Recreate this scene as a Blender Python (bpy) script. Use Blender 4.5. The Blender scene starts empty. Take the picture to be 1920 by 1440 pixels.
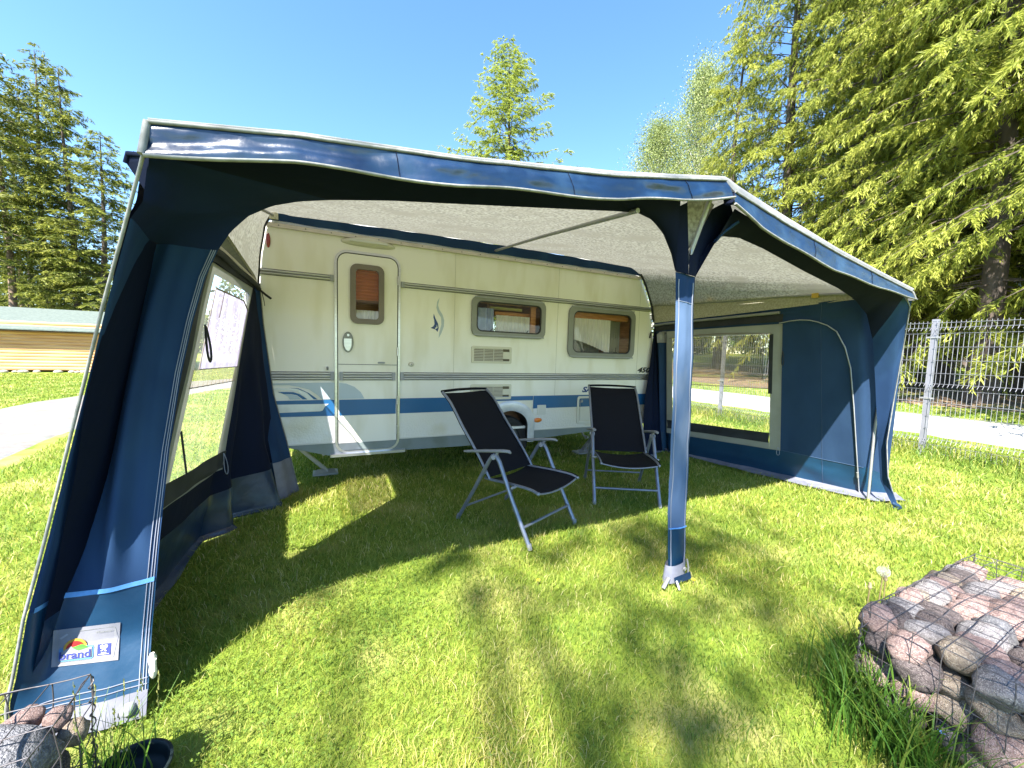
import bpy, math, random
import numpy as np
from mathutils import Vector, Matrix, noise
from mathutils.geometry import tessellate_polygon
random.seed(7)
rng = np.random.default_rng(11)
S = bpy.context.scene
COL = S.collection
PI = math.pi
V = Vector

# ------------------------------------------------------------------ materials
def new_mat(name):
    m = bpy.data.materials.new(name)
    m.use_nodes = True
    nt = m.node_tree
    return m, nt, nt.nodes['Principled BSDF'], nt.nodes['Material Output']

def pmat(name, c1, c2=None, scale=8.0, rough=0.6, bump=0.0, bscale=None, trans=0.0, metal=0.0, spec=0.5,
         coat=0.0, stretch=(1, 1, 1), detail=4.0, lo=0.35, hi=0.65, tcol=None, c3=None, scale3=1.0):
    m, nt, p, out = new_mat(name)
    N, L = nt.nodes, nt.links
    p.inputs['Roughness'].default_value = rough
    p.inputs['Metallic'].default_value = metal
    p.inputs['Specular IOR Level'].default_value = spec
    p.inputs['Coat Weight'].default_value = coat
    p.inputs['Coat Roughness'].default_value = 0.15
    tc = N.new('ShaderNodeTexCoord')
    mp = N.new('ShaderNodeMapping'); mp.inputs['Scale'].default_value = stretch
    L.new(tc.outputs['Object'], mp.inputs['Vector'])
    col = None
    if c2 is None:
        c2 = tuple(min(1, x * 0.82) for x in c1)
    nz = N.new('ShaderNodeTexNoise'); nz.inputs['Scale'].default_value = scale; nz.inputs['Detail'].default_value = detail
    L.new(mp.outputs['Vector'], nz.inputs['Vector'])
    rp = N.new('ShaderNodeValToRGB')
    rp.color_ramp.elements[0].position = lo; rp.color_ramp.elements[1].position = hi
    rp.color_ramp.elements[0].color = (*c2, 1); rp.color_ramp.elements[1].color = (*c1, 1)
    L.new(nz.outputs['Fac'], rp.inputs['Fac'])
    col = rp.outputs['Color']
    if c3 is not None:
        n3 = N.new('ShaderNodeTexNoise'); n3.inputs['Scale'].default_value = scale3; n3.inputs['Detail'].default_value = 3
        L.new(mp.outputs['Vector'], n3.inputs['Vector'])
        r3 = N.new('ShaderNodeValToRGB'); r3.color_ramp.elements[0].position = .5; r3.color_ramp.elements[1].position = .68
        L.new(n3.outputs['Fac'], r3.inputs['Fac'])
        mx = N.new('ShaderNodeMix'); mx.data_type = 'RGBA'
        L.new(r3.outputs['Color'], mx.inputs['Factor']); L.new(col, mx.inputs[6]); mx.inputs[7].default_value = (*c3, 1)
        col = mx.outputs[2]
    L.new(col, p.inputs['Base Color'])
    if bump:
        bn = N.new('ShaderNodeTexNoise'); bn.inputs['Scale'].default_value = bscale or scale * 3; bn.inputs['Detail'].default_value = 5
        L.new(mp.outputs['Vector'], bn.inputs['Vector'])
        b = N.new('ShaderNodeBump'); b.inputs['Strength'].default_value = bump; b.inputs['Distance'].default_value = 0.02
        L.new(bn.outputs['Fac'], b.inputs['Height']); L.new(b.outputs['Normal'], p.inputs['Normal'])
    if trans:
        t = N.new('ShaderNodeBsdfTranslucent')
        if tcol: t.inputs['Color'].default_value = (*tcol, 1)
        else: L.new(col, t.inputs['Color'])
        ms = N.new('ShaderNodeMixShader'); ms.inputs['Fac'].default_value = trans
        L.new(p.outputs['BSDF'], ms.inputs[1]); L.new(t.outputs['BSDF'], ms.inputs[2])
        L.new(ms.outputs['Shader'], out.inputs['Surface'])
    return m

def leaf_mat(name, stops, trans=0.35, rough=0.55, big=None):
    """foliage: colour from a per-point attribute 'tint' plus a little large scale variation"""
    m, nt, p, out = new_mat(name)
    N, L = nt.nodes, nt.links
    at = N.new('ShaderNodeAttribute'); at.attribute_name = 'tint'
    rp = N.new('ShaderNodeValToRGB')
    els = rp.color_ramp.elements
    while len(els) < len(stops): els.new(0.5)
    for e, (pos, c) in zip(els, stops):
        e.position = pos; e.color = (*c, 1)
    L.new(at.outputs['Fac'], rp.inputs['Fac'])
    col = rp.outputs['Color']
    if big:
        tc = N.new('ShaderNodeTexCoord'); nz = N.new('ShaderNodeTexNoise'); nz.inputs['Scale'].default_value = big[0]; nz.inputs['Detail'].default_value = 5
        L.new(tc.outputs['Object'], nz.inputs['Vector'])
        r2 = N.new('ShaderNodeValToRGB'); r2.color_ramp.elements[0].position = .42; r2.color_ramp.elements[1].position = .62
        L.new(nz.outputs['Fac'], r2.inputs['Fac'])
        mx = N.new('ShaderNodeMix'); mx.data_type = 'RGBA'; mx.blend_type = 'MULTIPLY'; mx.inputs[7].default_value = (*big[1], 1)
        L.new(r2.outputs['Color'], mx.inputs['Factor']); L.new(col, mx.inputs[6])
        col = mx.outputs[2]
    L.new(col, p.inputs['Base Color'])
    p.inputs['Roughness'].default_value = rough
    p.inputs['Specular IOR Level'].default_value = 0.3
    t = N.new('ShaderNodeBsdfTranslucent'); L.new(col, t.inputs['Color'])
    ms = N.new('ShaderNodeMixShader'); ms.inputs['Fac'].default_value = trans
    L.new(p.outputs['BSDF'], ms.inputs[1]); L.new(t.outputs['BSDF'], ms.inputs[2])
    L.new(ms.outputs['Shader'], out.inputs['Surface'])
    return m

def clear_mat(name, tint, refl=0.12, rough=0.05, haze=0.0, hazecol=(.7, .7, .7), fres=.45):
    """thin clear film or pane: tinted see-through, glossy at grazing angles, optional milky haze"""
    m, nt, p, out = new_mat(name)
    N, L = nt.nodes, nt.links
    N.remove(p)
    tr = N.new('ShaderNodeBsdfTransparent'); tr.inputs['Color'].default_value = (*tint, 1)
    gl = N.new('ShaderNodeBsdfGlossy'); gl.inputs['Roughness'].default_value = rough
    lw = N.new('ShaderNodeLayerWeight'); lw.inputs['Blend'].default_value = 0.25
    mm = N.new('ShaderNodeMath'); mm.operation = 'MULTIPLY_ADD'; mm.inputs[1].default_value = fres; mm.inputs[2].default_value = refl
    L.new(lw.outputs['Fresnel'], mm.inputs[0])
    a = N.new('ShaderNodeMixShader'); L.new(mm.outputs[0], a.inputs['Fac']); L.new(tr.outputs[0], a.inputs[1]); L.new(gl.outputs[0], a.inputs[2])
    last = a
    if haze:
        df = N.new('ShaderNodeBsdfDiffuse'); df.inputs['Color'].default_value = (*hazecol, 1)
        tl = N.new('ShaderNodeBsdfTranslucent'); tl.inputs['Color'].default_value = (*hazecol, 1)
        ad = N.new('ShaderNodeMixShader'); ad.inputs['Fac'].default_value = 0.6
        L.new(df.outputs[0], ad.inputs[1]); L.new(tl.outputs[0], ad.inputs[2])
        tc = N.new('ShaderNodeTexCoord'); mp = N.new('ShaderNodeMapping'); mp.inputs['Scale'].default_value = (6, 6, 1.2)
        nz = N.new('ShaderNodeTexNoise'); nz.inputs['Scale'].default_value = 2.5; nz.inputs['Detail'].default_value = 3
        L.new(tc.outputs['Object'], mp.inputs['Vector']); L.new(mp.outputs[0], nz.inputs['Vector'])
        mu = N.new('ShaderNodeMath'); mu.operation = 'MULTIPLY'; mu.inputs[1].default_value = haze * 2; L.new(nz.outputs['Fac'], mu.inputs[0])
        b = N.new('ShaderNodeMixShader'); L.new(mu.outputs[0], b.inputs['Fac']); L.new(a.outputs[0], b.inputs[1]); L.new(ad.outputs[0], b.inputs[2])
        last = b
    L.new(last.outputs[0], out.inputs['Surface'])
    return m

M = {}
M['pvc'] = pmat('blue_pvc', (.005, .021, .058), (.0035, .015, .044), 3, rough=.30, bump=.18, bscale=12, spec=.65, trans=.01, c3=(.018, .045, .09), scale3=5)
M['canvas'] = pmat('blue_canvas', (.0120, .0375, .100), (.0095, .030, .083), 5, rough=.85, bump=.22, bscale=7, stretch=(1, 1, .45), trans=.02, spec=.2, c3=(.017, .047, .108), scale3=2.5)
M['canvas_shaded'] = pmat('shaded_canvas', (.0020, .0055, .021), (.0016, .0044, .017), 4, rough=.8, bump=.22, bscale=7, stretch=(1, 1, .45), trans=.01, spec=.15)  # same awning canvas, darkened so its shade is in the colour
M['canvas_pale'] = pmat('faded_blue_canvas', (.090, .142, .245), (.070, .115, .205), 7, rough=.85, bump=.22, bscale=7, stretch=(1, 1, .45), trans=.03, spec=.2, c3=(.13, .17, .25), scale3=4)
M['seam_blue'] = pmat('blue_seam', (.04, .075, .15), rough=.8)
M['flap_top'] = pmat('shaded_flap_top', (.0068, .0165, .058), (.0052, .013, .047), 5, rough=.85, bump=.22, bscale=7, stretch=(1, 1, .45), trans=.01, spec=.15)  # flap canvas again, darkened to paint in the shade at its top
M['skirt_blue'] = pmat('blue_band', (.008, .042, .092), (.006, .032, .074), 4, rough=.4, bump=.10, bscale=20, spec=.4, trans=.02)
M['roof'] = pmat('grey_roof_fabric', (.43, .415, .35), (.25, .24, .20), 48, rough=.9, bump=.05, bscale=30, trans=.22, spec=.1, detail=8, lo=.40, hi=.60, c3=(.30, .285, .235), scale3=3)
M['wall_in'] = pmat('wall_canvas', (.020, .046, .100), (.016, .038, .086), 5, rough=.85, bump=.22, bscale=7, stretch=(1, 1, .45), trans=.01, spec=.15)
M['roof_side'] = pmat('grey_side_fabric', (.42, .39, .31), (.30, .28, .215), 60, rough=.9, trans=.04, spec=.1, detail=7, lo=.36, hi=.64)
M['roof_top'] = pmat('grey_roof_coating', (.27, .265, .275), (.22, .215, .23), 20, rough=.6, bump=.05, spec=.3)
M['piping'] = pmat('white_piping', (.235, .235, .225), (.15, .15, .14), 30, rough=.75)
M['thread'] = pmat('pale_stitching', (.24, .26, .33), rough=.8)
M['border'] = pmat('pale_grey_border', (.27, .27, .235), (.235, .235, .205), 6, rough=.8, trans=.18, bump=.05, bscale=40)
M['black_fab'] = pmat('black_fabric', (.012, .014, .018), (.02, .022, .026), 8, rough=.8)
M['black_plastic'] = pmat('black_plastic', (.015, .016, .018), rough=.4)
M['hem'] = pmat('grey_mud_flap', (.17, .175, .22), (.12, .125, .16), 8, rough=.55, bump=.15, bscale=20, trans=.05)
M['light_blue'] = pmat('light_blue_webbing', (.10, .28, .58), (.07, .22, .48), 60, rough=.7)
M['foil'] = clear_mat('window_foil', (.96, .97, .95), refl=.01, rough=.08, haze=.085, hazecol=(.75, .76, .70), fres=.12)
M['lilac'] = clear_mat('lilac_curtain', (.80, .74, .86), refl=.0, fres=.02, haze=.46, hazecol=(.60, .52, .72))
M['flynet'] = clear_mat('fly_net', (.66, .63, .56), refl=.0, fres=.02, haze=.10, hazecol=(.35, .32, .26))
M['flynet2'] = clear_mat('fly_net_edge', (.82, .79, .72), refl=.0, fres=.02, haze=.10, hazecol=(.5, .47, .4))
M['steel'] = pmat('galvanised_pole', (.34, .34, .34), (.28, .28, .29), 10, rough=.45, metal=.5)
M['cream'] = pmat('cream_caravan_paint', (.79, .765, .715), (.76, .73, .675), 1.2, rough=.38, bump=.05, bscale=90, spec=.5, c3=(.69, .655, .56), scale3=3.0, stretch=(1.4, 1.4, .35))
M['cream_low'] = pmat('dimpled_cream_panel', (.70, .70, .685), (.66, .655, .635), 1.5, rough=.4, bump=.25, bscale=55, spec=.5, c3=(.60, .58, .49), scale3=2.6)
M['stripe'] = pmat('blue_stripe', (.012, .105, .28), (.012, .095, .25), 2, rough=.4)
M['decal_grey'] = pmat('blue_grey_decal', (.42, .49, .56), (.40, .46, .53), 3, rough=.4)
M['decal_silver'] = pmat('silver_decal', (.62, .64, .70), rough=.3, metal=.2)
M['seam'] = pmat('panel_seam_line', (.40, .385, .32), rough=.6)
M['skirt'] = pmat('grey_skirt', (.20, .24, .255), (.165, .20, .215), 3, rough=.42, bump=.08, bscale=40, c3=(.14, .17, .16), scale3=3)
M['alu'] = pmat('aluminium_trim', (.60, .60, .61), (.52, .52, .54), 6, rough=.3, metal=.75, stretch=(1, 1, 10))
M['pink_rail'] = pmat('awning_rail', (.58, .52, .47), rough=.35, metal=.3)
M['trim_dark'] = pmat('trim_shadow_line', (.12, .12, .115), rough=.5)
M['grey_plastic'] = pmat('grey_plastic', (.30, .31, .34), rough=.5)
M['wf'] = pmat('window_frame_grey', (.23, .235, .225), (.20, .205, .195), 4, rough=.4)
M['wf_brown'] = pmat('window_frame_brown', (.17, .14, .12), (.14, .115, .10), 4, rough=.4)
M['seal'] = pmat('rubber_seal', (.03, .03, .032), rough=.6)
M['pane'] = clear_mat('acrylic_pane', (.93, .92, .90), refl=.03, rough=.02)
M['wood'] = pmat('orange_wood', (.50, .22, .08), (.36, .14, .045), 6, rough=.45, stretch=(1, 1, 8))
M['wood_dark'] = pmat('brown_wood', (.16, .07, .035), (.11, .045, .02), 6, rough=.45, stretch=(1, 1, 8))
M['blind'] = pmat('rust_blind', (.44, .13, .04), (.34, .09, .03), 3, rough=.7, stretch=(1, 1, 14))
M['curtain'] = pmat('white_curtain', (.92, .90, .90), (.78, .76, .77), 5, rough=.9, trans=.3, stretch=(14, 14, 1))
M['bedding'] = pmat('blue_bedding', (.35, .40, .62), (.25, .3, .5), 9, rough=.9, bump=.2)
M['tyre'] = pmat('tyre_rubber', (.02, .02, .021), rough=.8, bump=.1)
M['rim'] = pmat('wheel_rim', (.10, .105, .11), rough=.5, metal=.4)
M['white_plastic'] = pmat('white_plastic', (.60, .60, .57), (.56, .56, .53), 5, rough=.4)
M['cream_plastic'] = pmat('cream_plastic', (.60, .575, .48), (.56, .53, .44), 5, rough=.45)
M['vent_dark'] = pmat('vent_gap', (.13, .11, .08), rough=.8)
M['amber'] = pmat('amber_lens', (.75, .20, .02), rough=.2, coat=.5)
M['red'] = pmat('red_lens', (.28, .02, .02), rough=.2, coat=.5)
M['ink'] = pmat('black_lettering', (.015, .016, .02), rough=.4)
M['ink_blue'] = pmat('dark_blue_lettering', (.01, .035, .20), rough=.4)
M['navy_logo'] = pmat('navy_emblem', (.012, .045, .20), rough=.4)
M['chair_alu'] = pmat('anthracite_tube', (.22, .24, .29), (.18, .20, .245), 20, rough=.4, metal=.5)
M['chair_mesh'] = pmat('black_textilene', (.0022, .0030, .006), (.0042, .005, .009), 150, rough=.8, bump=.25, bscale=260, spec=.2)
M['chair_arm'] = pmat('grey_armrest', (.22, .225, .24), (.19, .195, .205), 10, rough=.5)
M['patch'] = pmat('woven_label', (.20, .20, .225), (.18, .18, .205), 40, rough=.7)
M['logo_red'] = pmat('logo_red', (.42, .012, .012), rough=.7)
M['logo_yellow'] = pmat('logo_yellow', (.45, .25, .03), rough=.7)
M['logo_green'] = pmat('logo_green', (.05, .26, .02), rough=.7)
M['clip_yellow'] = pmat('yellow_clip', (.60, .38, .05), rough=.5)
M['logo_sky'] = pmat('logo_sky', (.075, .20, .36), rough=.7)
M['logo_blue'] = pmat('logo_blue', (.006, .018, .19), rough=.7)
M['fence'] = pmat('galvanised_wire', (.21, .21, .24), (.17, .17, .19), 6, rough=.5, metal=.3)
M['fence_post'] = pmat('grey_fence_post', (.215, .217, .25), (.19, .192, .22), 6, rough=.5, metal=.2)
M['gabion_wire'] = pmat('gabion_wire', (.10, .095, .105), (.07, .06, .06), 40, rough=.5, metal=.4)
M['pot'] = pmat('dark_pot', (.006, .014, .016), rough=.6, spec=.3)
M['bark'] = pmat('spruce_bark', (.095, .072, .058), (.045, .035, .028), 5, rough=.9, bump=.6, bscale=14, stretch=(1, 1, .25))
M['bark_pine'] = pmat('pine_bark', (.26, .185, .13), (.13, .09, .065), 5, rough=.9, bump=.5, bscale=12, stretch=(1, 1, .25))
M['bark_birch'] = pmat('birch_bark', (.55, .54, .50), (.12, .11, .10), 4, rough=.8, stretch=(1, 1, 3), lo=.40, hi=.5)
M['log'] = pmat('pine_log_wall', (.56, .30, .135), (.43, .195, .07), 2, rough=.6, stretch=(.5, 1, 9), bump=.1, c3=(.60, .36, .18), scale3=.8)
M['eave'] = pmat('eave_boards', (.22, .115, .035), (.18, .09, .028), 3, rough=.6, stretch=(1, 1, 8))
M['shingle'] = pmat('green_grey_shingles', (.125, .15, .135), (.09, .11, .10), 9, rough=.9, stretch=(1, 3, 1), bump=.3, spec=.1)
M['stone_rubble'] = pmat('stone_rubble', (.42, .37, .31), (.25, .22, .19), 14, rough=.85, bump=.3)

def stone_mat(name, a, b, c):
    return pmat(name, a, b, 5, rough=.85, bump=.8, bscale=22, c3=c, scale3=16, detail=10, spec=.25, lo=.40, hi=.60)
STONES = [stone_mat('pink_granite', (.34, .235, .21), (.20, .135, .125), (.47, .36, .335)),
          stone_mat('grey_granite', (.26, .24, .245), (.155, .142, .147), (.40, .38, .37)),
          stone_mat('tan_fieldstone', (.32, .26, .20), (.20, .155, .12), (.44, .37, .31)),
          stone_mat('dark_fieldstone', (.125, .10, .10), (.065, .052, .052), (.21, .18, .17)),
          stone_mat('bluish_slate', (.175, .175, .19), (.11, .11, .12), (.26, .255, .265))]

M['lawn'] = pmat('lawn_soil_and_grass', (.165, .225, .030), (.095, .140, .020), 26, rough=.95, bump=.5, bscale=120, spec=.1, c3=(.29, .28, .09), scale3=1.6, detail=8)
M['blade'] = leaf_mat('grass_blades', [(0, (.080, .175, .022)), (.38, (.225, .305, .046)), (.72, (.385, .395, .080)), (.92, (.56, .51, .20)), (1, (.64, .57, .29))], trans=.48, big=(.9, (1.10, 1.03, .97)))
M['tall'] = leaf_mat('tall_grass_blades', [(0, (.035, .10, .012)), (.6, (.09, .18, .02)), (.9, (.22, .26, .05)), (1, (.36, .33, .14))], trans=.35)
M['clover'] = leaf_mat('clover_leaves', [(0, (.09, .17, .025)), (1, (.20, .28, .05))], trans=.35)
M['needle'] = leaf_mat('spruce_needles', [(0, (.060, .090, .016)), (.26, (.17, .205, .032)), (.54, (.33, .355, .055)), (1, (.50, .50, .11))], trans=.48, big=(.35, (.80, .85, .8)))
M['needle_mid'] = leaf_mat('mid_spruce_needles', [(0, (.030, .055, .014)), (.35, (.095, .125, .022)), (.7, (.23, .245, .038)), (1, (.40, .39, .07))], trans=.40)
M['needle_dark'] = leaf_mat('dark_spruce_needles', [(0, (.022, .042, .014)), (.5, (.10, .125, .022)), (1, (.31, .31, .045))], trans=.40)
M['larch'] = leaf_mat('larch_needles', [(0, (.17, .23, .035)), (.5, (.30, .355, .055)), (1, (.43, .46, .10))], trans=.5)
M['birchleaf'] = leaf_mat('birch_leaves', [(0, (.16, .21, .06)), (.5, (.27, .32, .11)), (1, (.42, .45, .22))], trans=.45)
M['bush'] = leaf_mat('bush_leaves', [(0, (.03, .075, .012)), (.6, (.075, .15, .02)), (1, (.17, .26, .04))], trans=.35)
M['gravel'] = pmat('pale_gravel_road', (.40, .39, .37), (.33, .32, .305), 30, rough=.95, bump=.3, bscale=80, spec=.1)
M['litter'] = pmat('needle_litter', (.20, .125, .075), (.11, .075, .04), 5, rough=.95, bump=.4, bscale=30, c3=(.13, .15, .03), scale3=.5)
M['seed'] = pmat('dandelion_seed_head', (.62, .62, .58), rough=.9, trans=.4)
M['stem'] = pmat('flower_stem', (.16, .15, .05), (.14, .10, .05), 20, rough=.7)
M['bud'] = pmat('closed_dandelion_bud', (.30, .24, .15), (.14, .12, .06), 60, rough=.8)
M['yellow'] = pmat('yellow_petals', (.80, .60, .02), rough=.7)
M['blueflower'] = pmat('blue_petals', (.18, .30, .72), rough=.7)

# paving: brick pattern in object space
def paving():
    m, nt, p, out = new_mat('concrete_pavers')
    N, L = nt.nodes, nt.links
    tc = N.new('ShaderNodeTexCoord'); mp = N.new('ShaderNodeMapping'); mp.inputs['Rotation'].default_value = (0, 0, .1)
    br = N.new('ShaderNodeTexBrick'); br.inputs['Scale'].default_value = 4.5; br.inputs['Mortar Size'].default_value = .012
    br.inputs['Color1'].default_value = (.235, .22, .205, 1); br.inputs['Color2'].default_value = (.18, .165, .152, 1); br.inputs['Mortar'].default_value = (.15, .14, .10, 1)
    L.new(tc.outputs['Object'], mp.inputs['Vector']); L.new(mp.outputs[0], br.inputs['Vector'])
    nz = N.new('ShaderNodeTexNoise'); nz.inputs['Scale'].default_value = 2; nz.inputs['Detail'].default_value = 6
    L.new(tc.outputs['Object'], nz.inputs['Vector'])
    mx = N.new('ShaderNodeMix'); mx.data_type = 'RGBA'; mx.blend_type = 'MULTIPLY'; mx.inputs['Factor'].default_value = .35
    L.new(br.outputs['Color'], mx.inputs[6]); L.new(nz.outputs['Color'], mx.inputs[7])
    L.new(mx.outputs[2], p.inputs['Base Color']); p.inputs['Roughness'].default_value = .9
    b = N.new('ShaderNodeBump'); b.inputs['Strength'].default_value = .4; b.inputs['Distance'].default_value = .01; b.invert = True
    L.new(br.outputs['Fac'], b.inputs['Height']); L.new(b.outputs['Normal'], p.inputs['Normal'])
    return m
M['paving'] = paving()

# ------------------------------------------------------------------ mesh helpers
class MB:
    def __init__(s): s.v = []; s.f = []; s.mi = []; s.sm = []
    def add(s, vs, fs, mi=0, smooth=False):
        o = len(s.v); s.v += [tuple(x) for x in vs]
        for f in fs: s.f.append(tuple(o + i for i in f)); s.mi.append(mi); s.sm.append(smooth)
        return s
    def box(s, a, b, mi=0, mat=None):
        x0, y0, z0 = a; x1, y1, z1 = b
        vs = [(x0, y0, z0), (x1, y0, z0), (x1, y1, z0), (x0, y1, z0), (x0, y0, z1), (x1, y0, z1), (x1, y1, z1), (x0, y1, z1)]
        if mat: vs = [mat @ V(q) for q in vs]
        return s.add(vs, [(0, 3, 2, 1), (4, 5, 6, 7), (0, 1, 5, 4), (1, 2, 6, 5), (2, 3, 7, 6), (3, 0, 4, 7)], mi)
    def tube(s, pts, r, n=8, mi=0, cap=True, flat=1.0, ref=None):
        pts = [V(p) for p in pts]; k = len(pts)
        rs = r if isinstance(r, (list, tuple)) else [r] * k
        vs = []; up = None
        for i, p in enumerate(pts):
            d = (pts[min(i + 1, k - 1)] - pts[max(i - 1, 0)])
            if d.length < 1e-9: d = V((0, 0, 1))
            d.normalize()
            if up is None:
                up = V(ref) if ref else (V((0, 0, 1)) if abs(d.z) < .9 else V((1, 0, 0)))
            a = d.cross(up)
            if a.length < 1e-6: a = d.cross(V((0, 1, 0)))
            a.normalize(); b = a.cross(d).normalized(); up = b
            for j in range(n):
                t = 2 * PI * j / n + PI / n
                vs.append(p + a * (math.cos(t) * rs[i]) + b * (math.sin(t) * rs[i] * flat))
        fs = [(i * n + j, i * n + (j + 1) % n, (i + 1) * n + (j + 1) % n, (i + 1) * n + j) for i in range(k - 1) for j in range(n)]
        s.add(vs, fs, mi, n > 4)
        if cap:
            s.add(vs[:n], [tuple(range(n))][::-1], mi); s.add(vs[-n:], [tuple(range(n))], mi)
        return s
    def grid(s, fn, nu, nv, mi=0, smooth=True, skip=None, mfn=None):
        o = len(s.v)
        for j in range(nv + 1):
            for i in range(nu + 1): s.v.append(tuple(fn(i / nu, j / nv)))
        for j in range(nv):
            for i in range(nu):
                if skip and skip((i + .5) / nu, (j + .5) / nv): continue
                a = o + j * (nu + 1) + i
                s.f.append((a, a + 1, a + nu + 2, a + nu + 1)); s.mi.append(mfn((i + .5) / nu, (j + .5) / nv) if mfn else mi); s.sm.append(smooth)
        return s
    def poly(s, outer, holes=(), fn=None, mi=0, back=None):
        """flat polygon with holes in (a,b); fn maps (a,b)->3D; back = second mapping gives thickness"""
        loops = [outer] + list(holes)
        flat = [p for l in loops for p in l]
        tris = tessellate_polygon([[V((p[0], p[1], 0)) for p in l] for l in loops])
        n = len(flat)
        vs = [fn(*p) for p in flat]
        # keep a consistent facing: orient by the 2D area
        fs = []
        for t in tris:
            a, b, c = (flat[i] for i in t)
            ar = (b[0] - a[0]) * (c[1] - a[1]) - (b[1] - a[1]) * (c[0] - a[0])
            if abs(ar) < 1e-10: continue
            fs.append(tuple(t) if ar > 0 else tuple(reversed(t)))
        s.add(vs, fs, mi)
        if back:
            vb = [back(*p) for p in flat]
            s.add(vb, [tuple(reversed(t)) for t in fs], mi)
            o = 0
            for l in loops:
                k = len(l)
                s.add(vs[o:o + k] + vb[o:o + k], [(i, (i + 1) % k, k + (i + 1) % k, k + i) for i in range(k)], mi)
                o += k
        return s
    def ball(s, c, r, nu=12, nv=8, mi=0, sc=(1, 1, 1)):
        c = V(c)
        def fn(u, v):
            a = 2 * PI * u; b = PI * (v - .5)
            return c + V((math.cos(a) * math.cos(b) * r * sc[0], math.sin(a) * math.cos(b) * r * sc[1], math.sin(b) * r * sc[2]))
        return s.grid(fn, nu, nv, mi)
    def build(s, name, mats, parent=None, loc=None):
        me = bpy.data.meshes.new(name); me.from_pydata(s.v, [], s.f)
        if not isinstance(mats, (list, tuple)): mats = [mats]
        for m in mats: me.materials.append(m)
        me.polygons.foreach_set('material_index', s.mi); me.polygons.foreach_set('use_smooth', s.sm)
        me.update()
        o = bpy.data.objects.new(name, me); COL.objects.link(o)
        if parent: o.parent = parent
        if loc is not None: o.location = loc
        return o

def np_mesh(name, verts, quads, tint, mat, parent=None, tris=None):
    me = bpy.data.meshes.new(name)
    nv = len(verts); me.vertices.add(nv); me.vertices.foreach_set('co', np.asarray(verts, np.float32).ravel())
    nq = 0 if quads is None else len(quads); ntr = 0 if tris is None else len(tris)
    loops = []; starts = []; 
    if nq: loops.append(np.asarray(quads, np.int32).ravel()); starts.append(np.arange(nq) * 4)
    if ntr: loops.append(np.asarray(tris, np.int32).ravel()); starts.append(nq * 4 + np.arange(ntr) * 3)
    loops = np.concatenate(loops); starts = np.concatenate(starts).astype(np.int32)
    me.loops.add(len(loops)); me.loops.foreach_set('vertex_index', loops)
    me.polygons.add(nq + ntr); me.polygons.foreach_set('loop_start', starts)
    me.update(calc_edges=True)
    a = me.attributes.new('tint', 'FLOAT', 'POINT'); a.data.foreach_set('value', np.asarray(tint, np.float32))
    me.materials.append(mat)
    o = bpy.data.objects.new(name, me); COL.objects.link(o)
    if parent: o.parent = parent
    return o

def tag(o, label=None, cat=None, group=None, kind=None):
    if label: o['label'] = label
    if cat: o['category'] = cat
    if group: o['group'] = group
    if kind: o['kind'] = kind
    return o
def thing(name, label, cat, loc=(0, 0, 0), rz=0, group=None):
    o = bpy.data.objects.new(name, None); COL.objects.link(o); o.location = loc; o.rotation_euler = (0, 0, rz); o.empty_display_size = .2
    return tag(o, label, cat, group)
def dup(root, loc, rz, sc=1.0, label=None, group=None):
    r = root.copy(); COL.objects.link(r); r.location = loc; r.rotation_euler = (0, 0, rz); r.scale = (sc, sc, sc) if not isinstance(sc, tuple) else sc
    if label: r['label'] = label
    if group: r['group'] = group
    for ch in list(root.children):
        c = ch.copy(); COL.objects.link(c); c.parent = r
        for g in list(ch.children):
            d = g.copy(); COL.objects.link(d); d.parent = c
    return r
def lerp(a, b, t): return a + (b - a) * t
def pl(pts, t):
    """point on a polyline of tuples by normalised index"""
    k = len(pts) - 1; x = max(0, min(1, t)) * k; i = min(int(x), k - 1); f = x - i
    return V(pts[i]).lerp(V(pts[i + 1]), f)
def cr(pts, t):
    """Catmull-Rom point on a polyline"""
    k = len(pts) - 1; x = max(0, min(1, t)) * k; i = min(int(x), k - 1); f = x - i
    p0, p1, p2, p3 = (V(pts[max(0, min(k, j))]) for j in (i - 1, i, i + 1, i + 2))
    return .5 * ((2 * p1) + (p2 - p0) * f + (2 * p0 - 5 * p1 + 4 * p2 - p3) * f * f + (3 * p1 - p0 - 3 * p2 + p3) * f ** 3)
def by_len(pts):
    """resample helper: function of 0..1 by arc length along a polyline"""
    P = [V(p) for p in pts]; d = [0]
    for a, b in zip(P, P[1:]): d.append(d[-1] + (b - a).length)
    T = d[-1]
    def f(t):
        x = max(0, min(1, t)) * T
        for i in range(len(P) - 1):
            if x <= d[i + 1] or i == len(P) - 2:
                return P[i].lerp(P[i + 1], (x - d[i]) / max(1e-9, d[i + 1] - d[i]))
    return f
def interp(x, xs, ys): return float(np.interp(x, xs, ys))
def rrect(x0, z0, x1, z1, r, n=5):
    pts = []
    for cx, cz, a0 in ((x1 - r, z0 + r, -PI / 2), (x1 - r, z1 - r, 0), (x0 + r, z1 - r, PI / 2), (x0 + r, z0 + r, PI)):
        for i in range(n + 1):
            a = a0 + PI / 2 * i / n; pts.append((cx + r * math.cos(a), cz + r * math.sin(a)))
    return pts
def nz(*p): return noise.noise(V(p))

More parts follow.
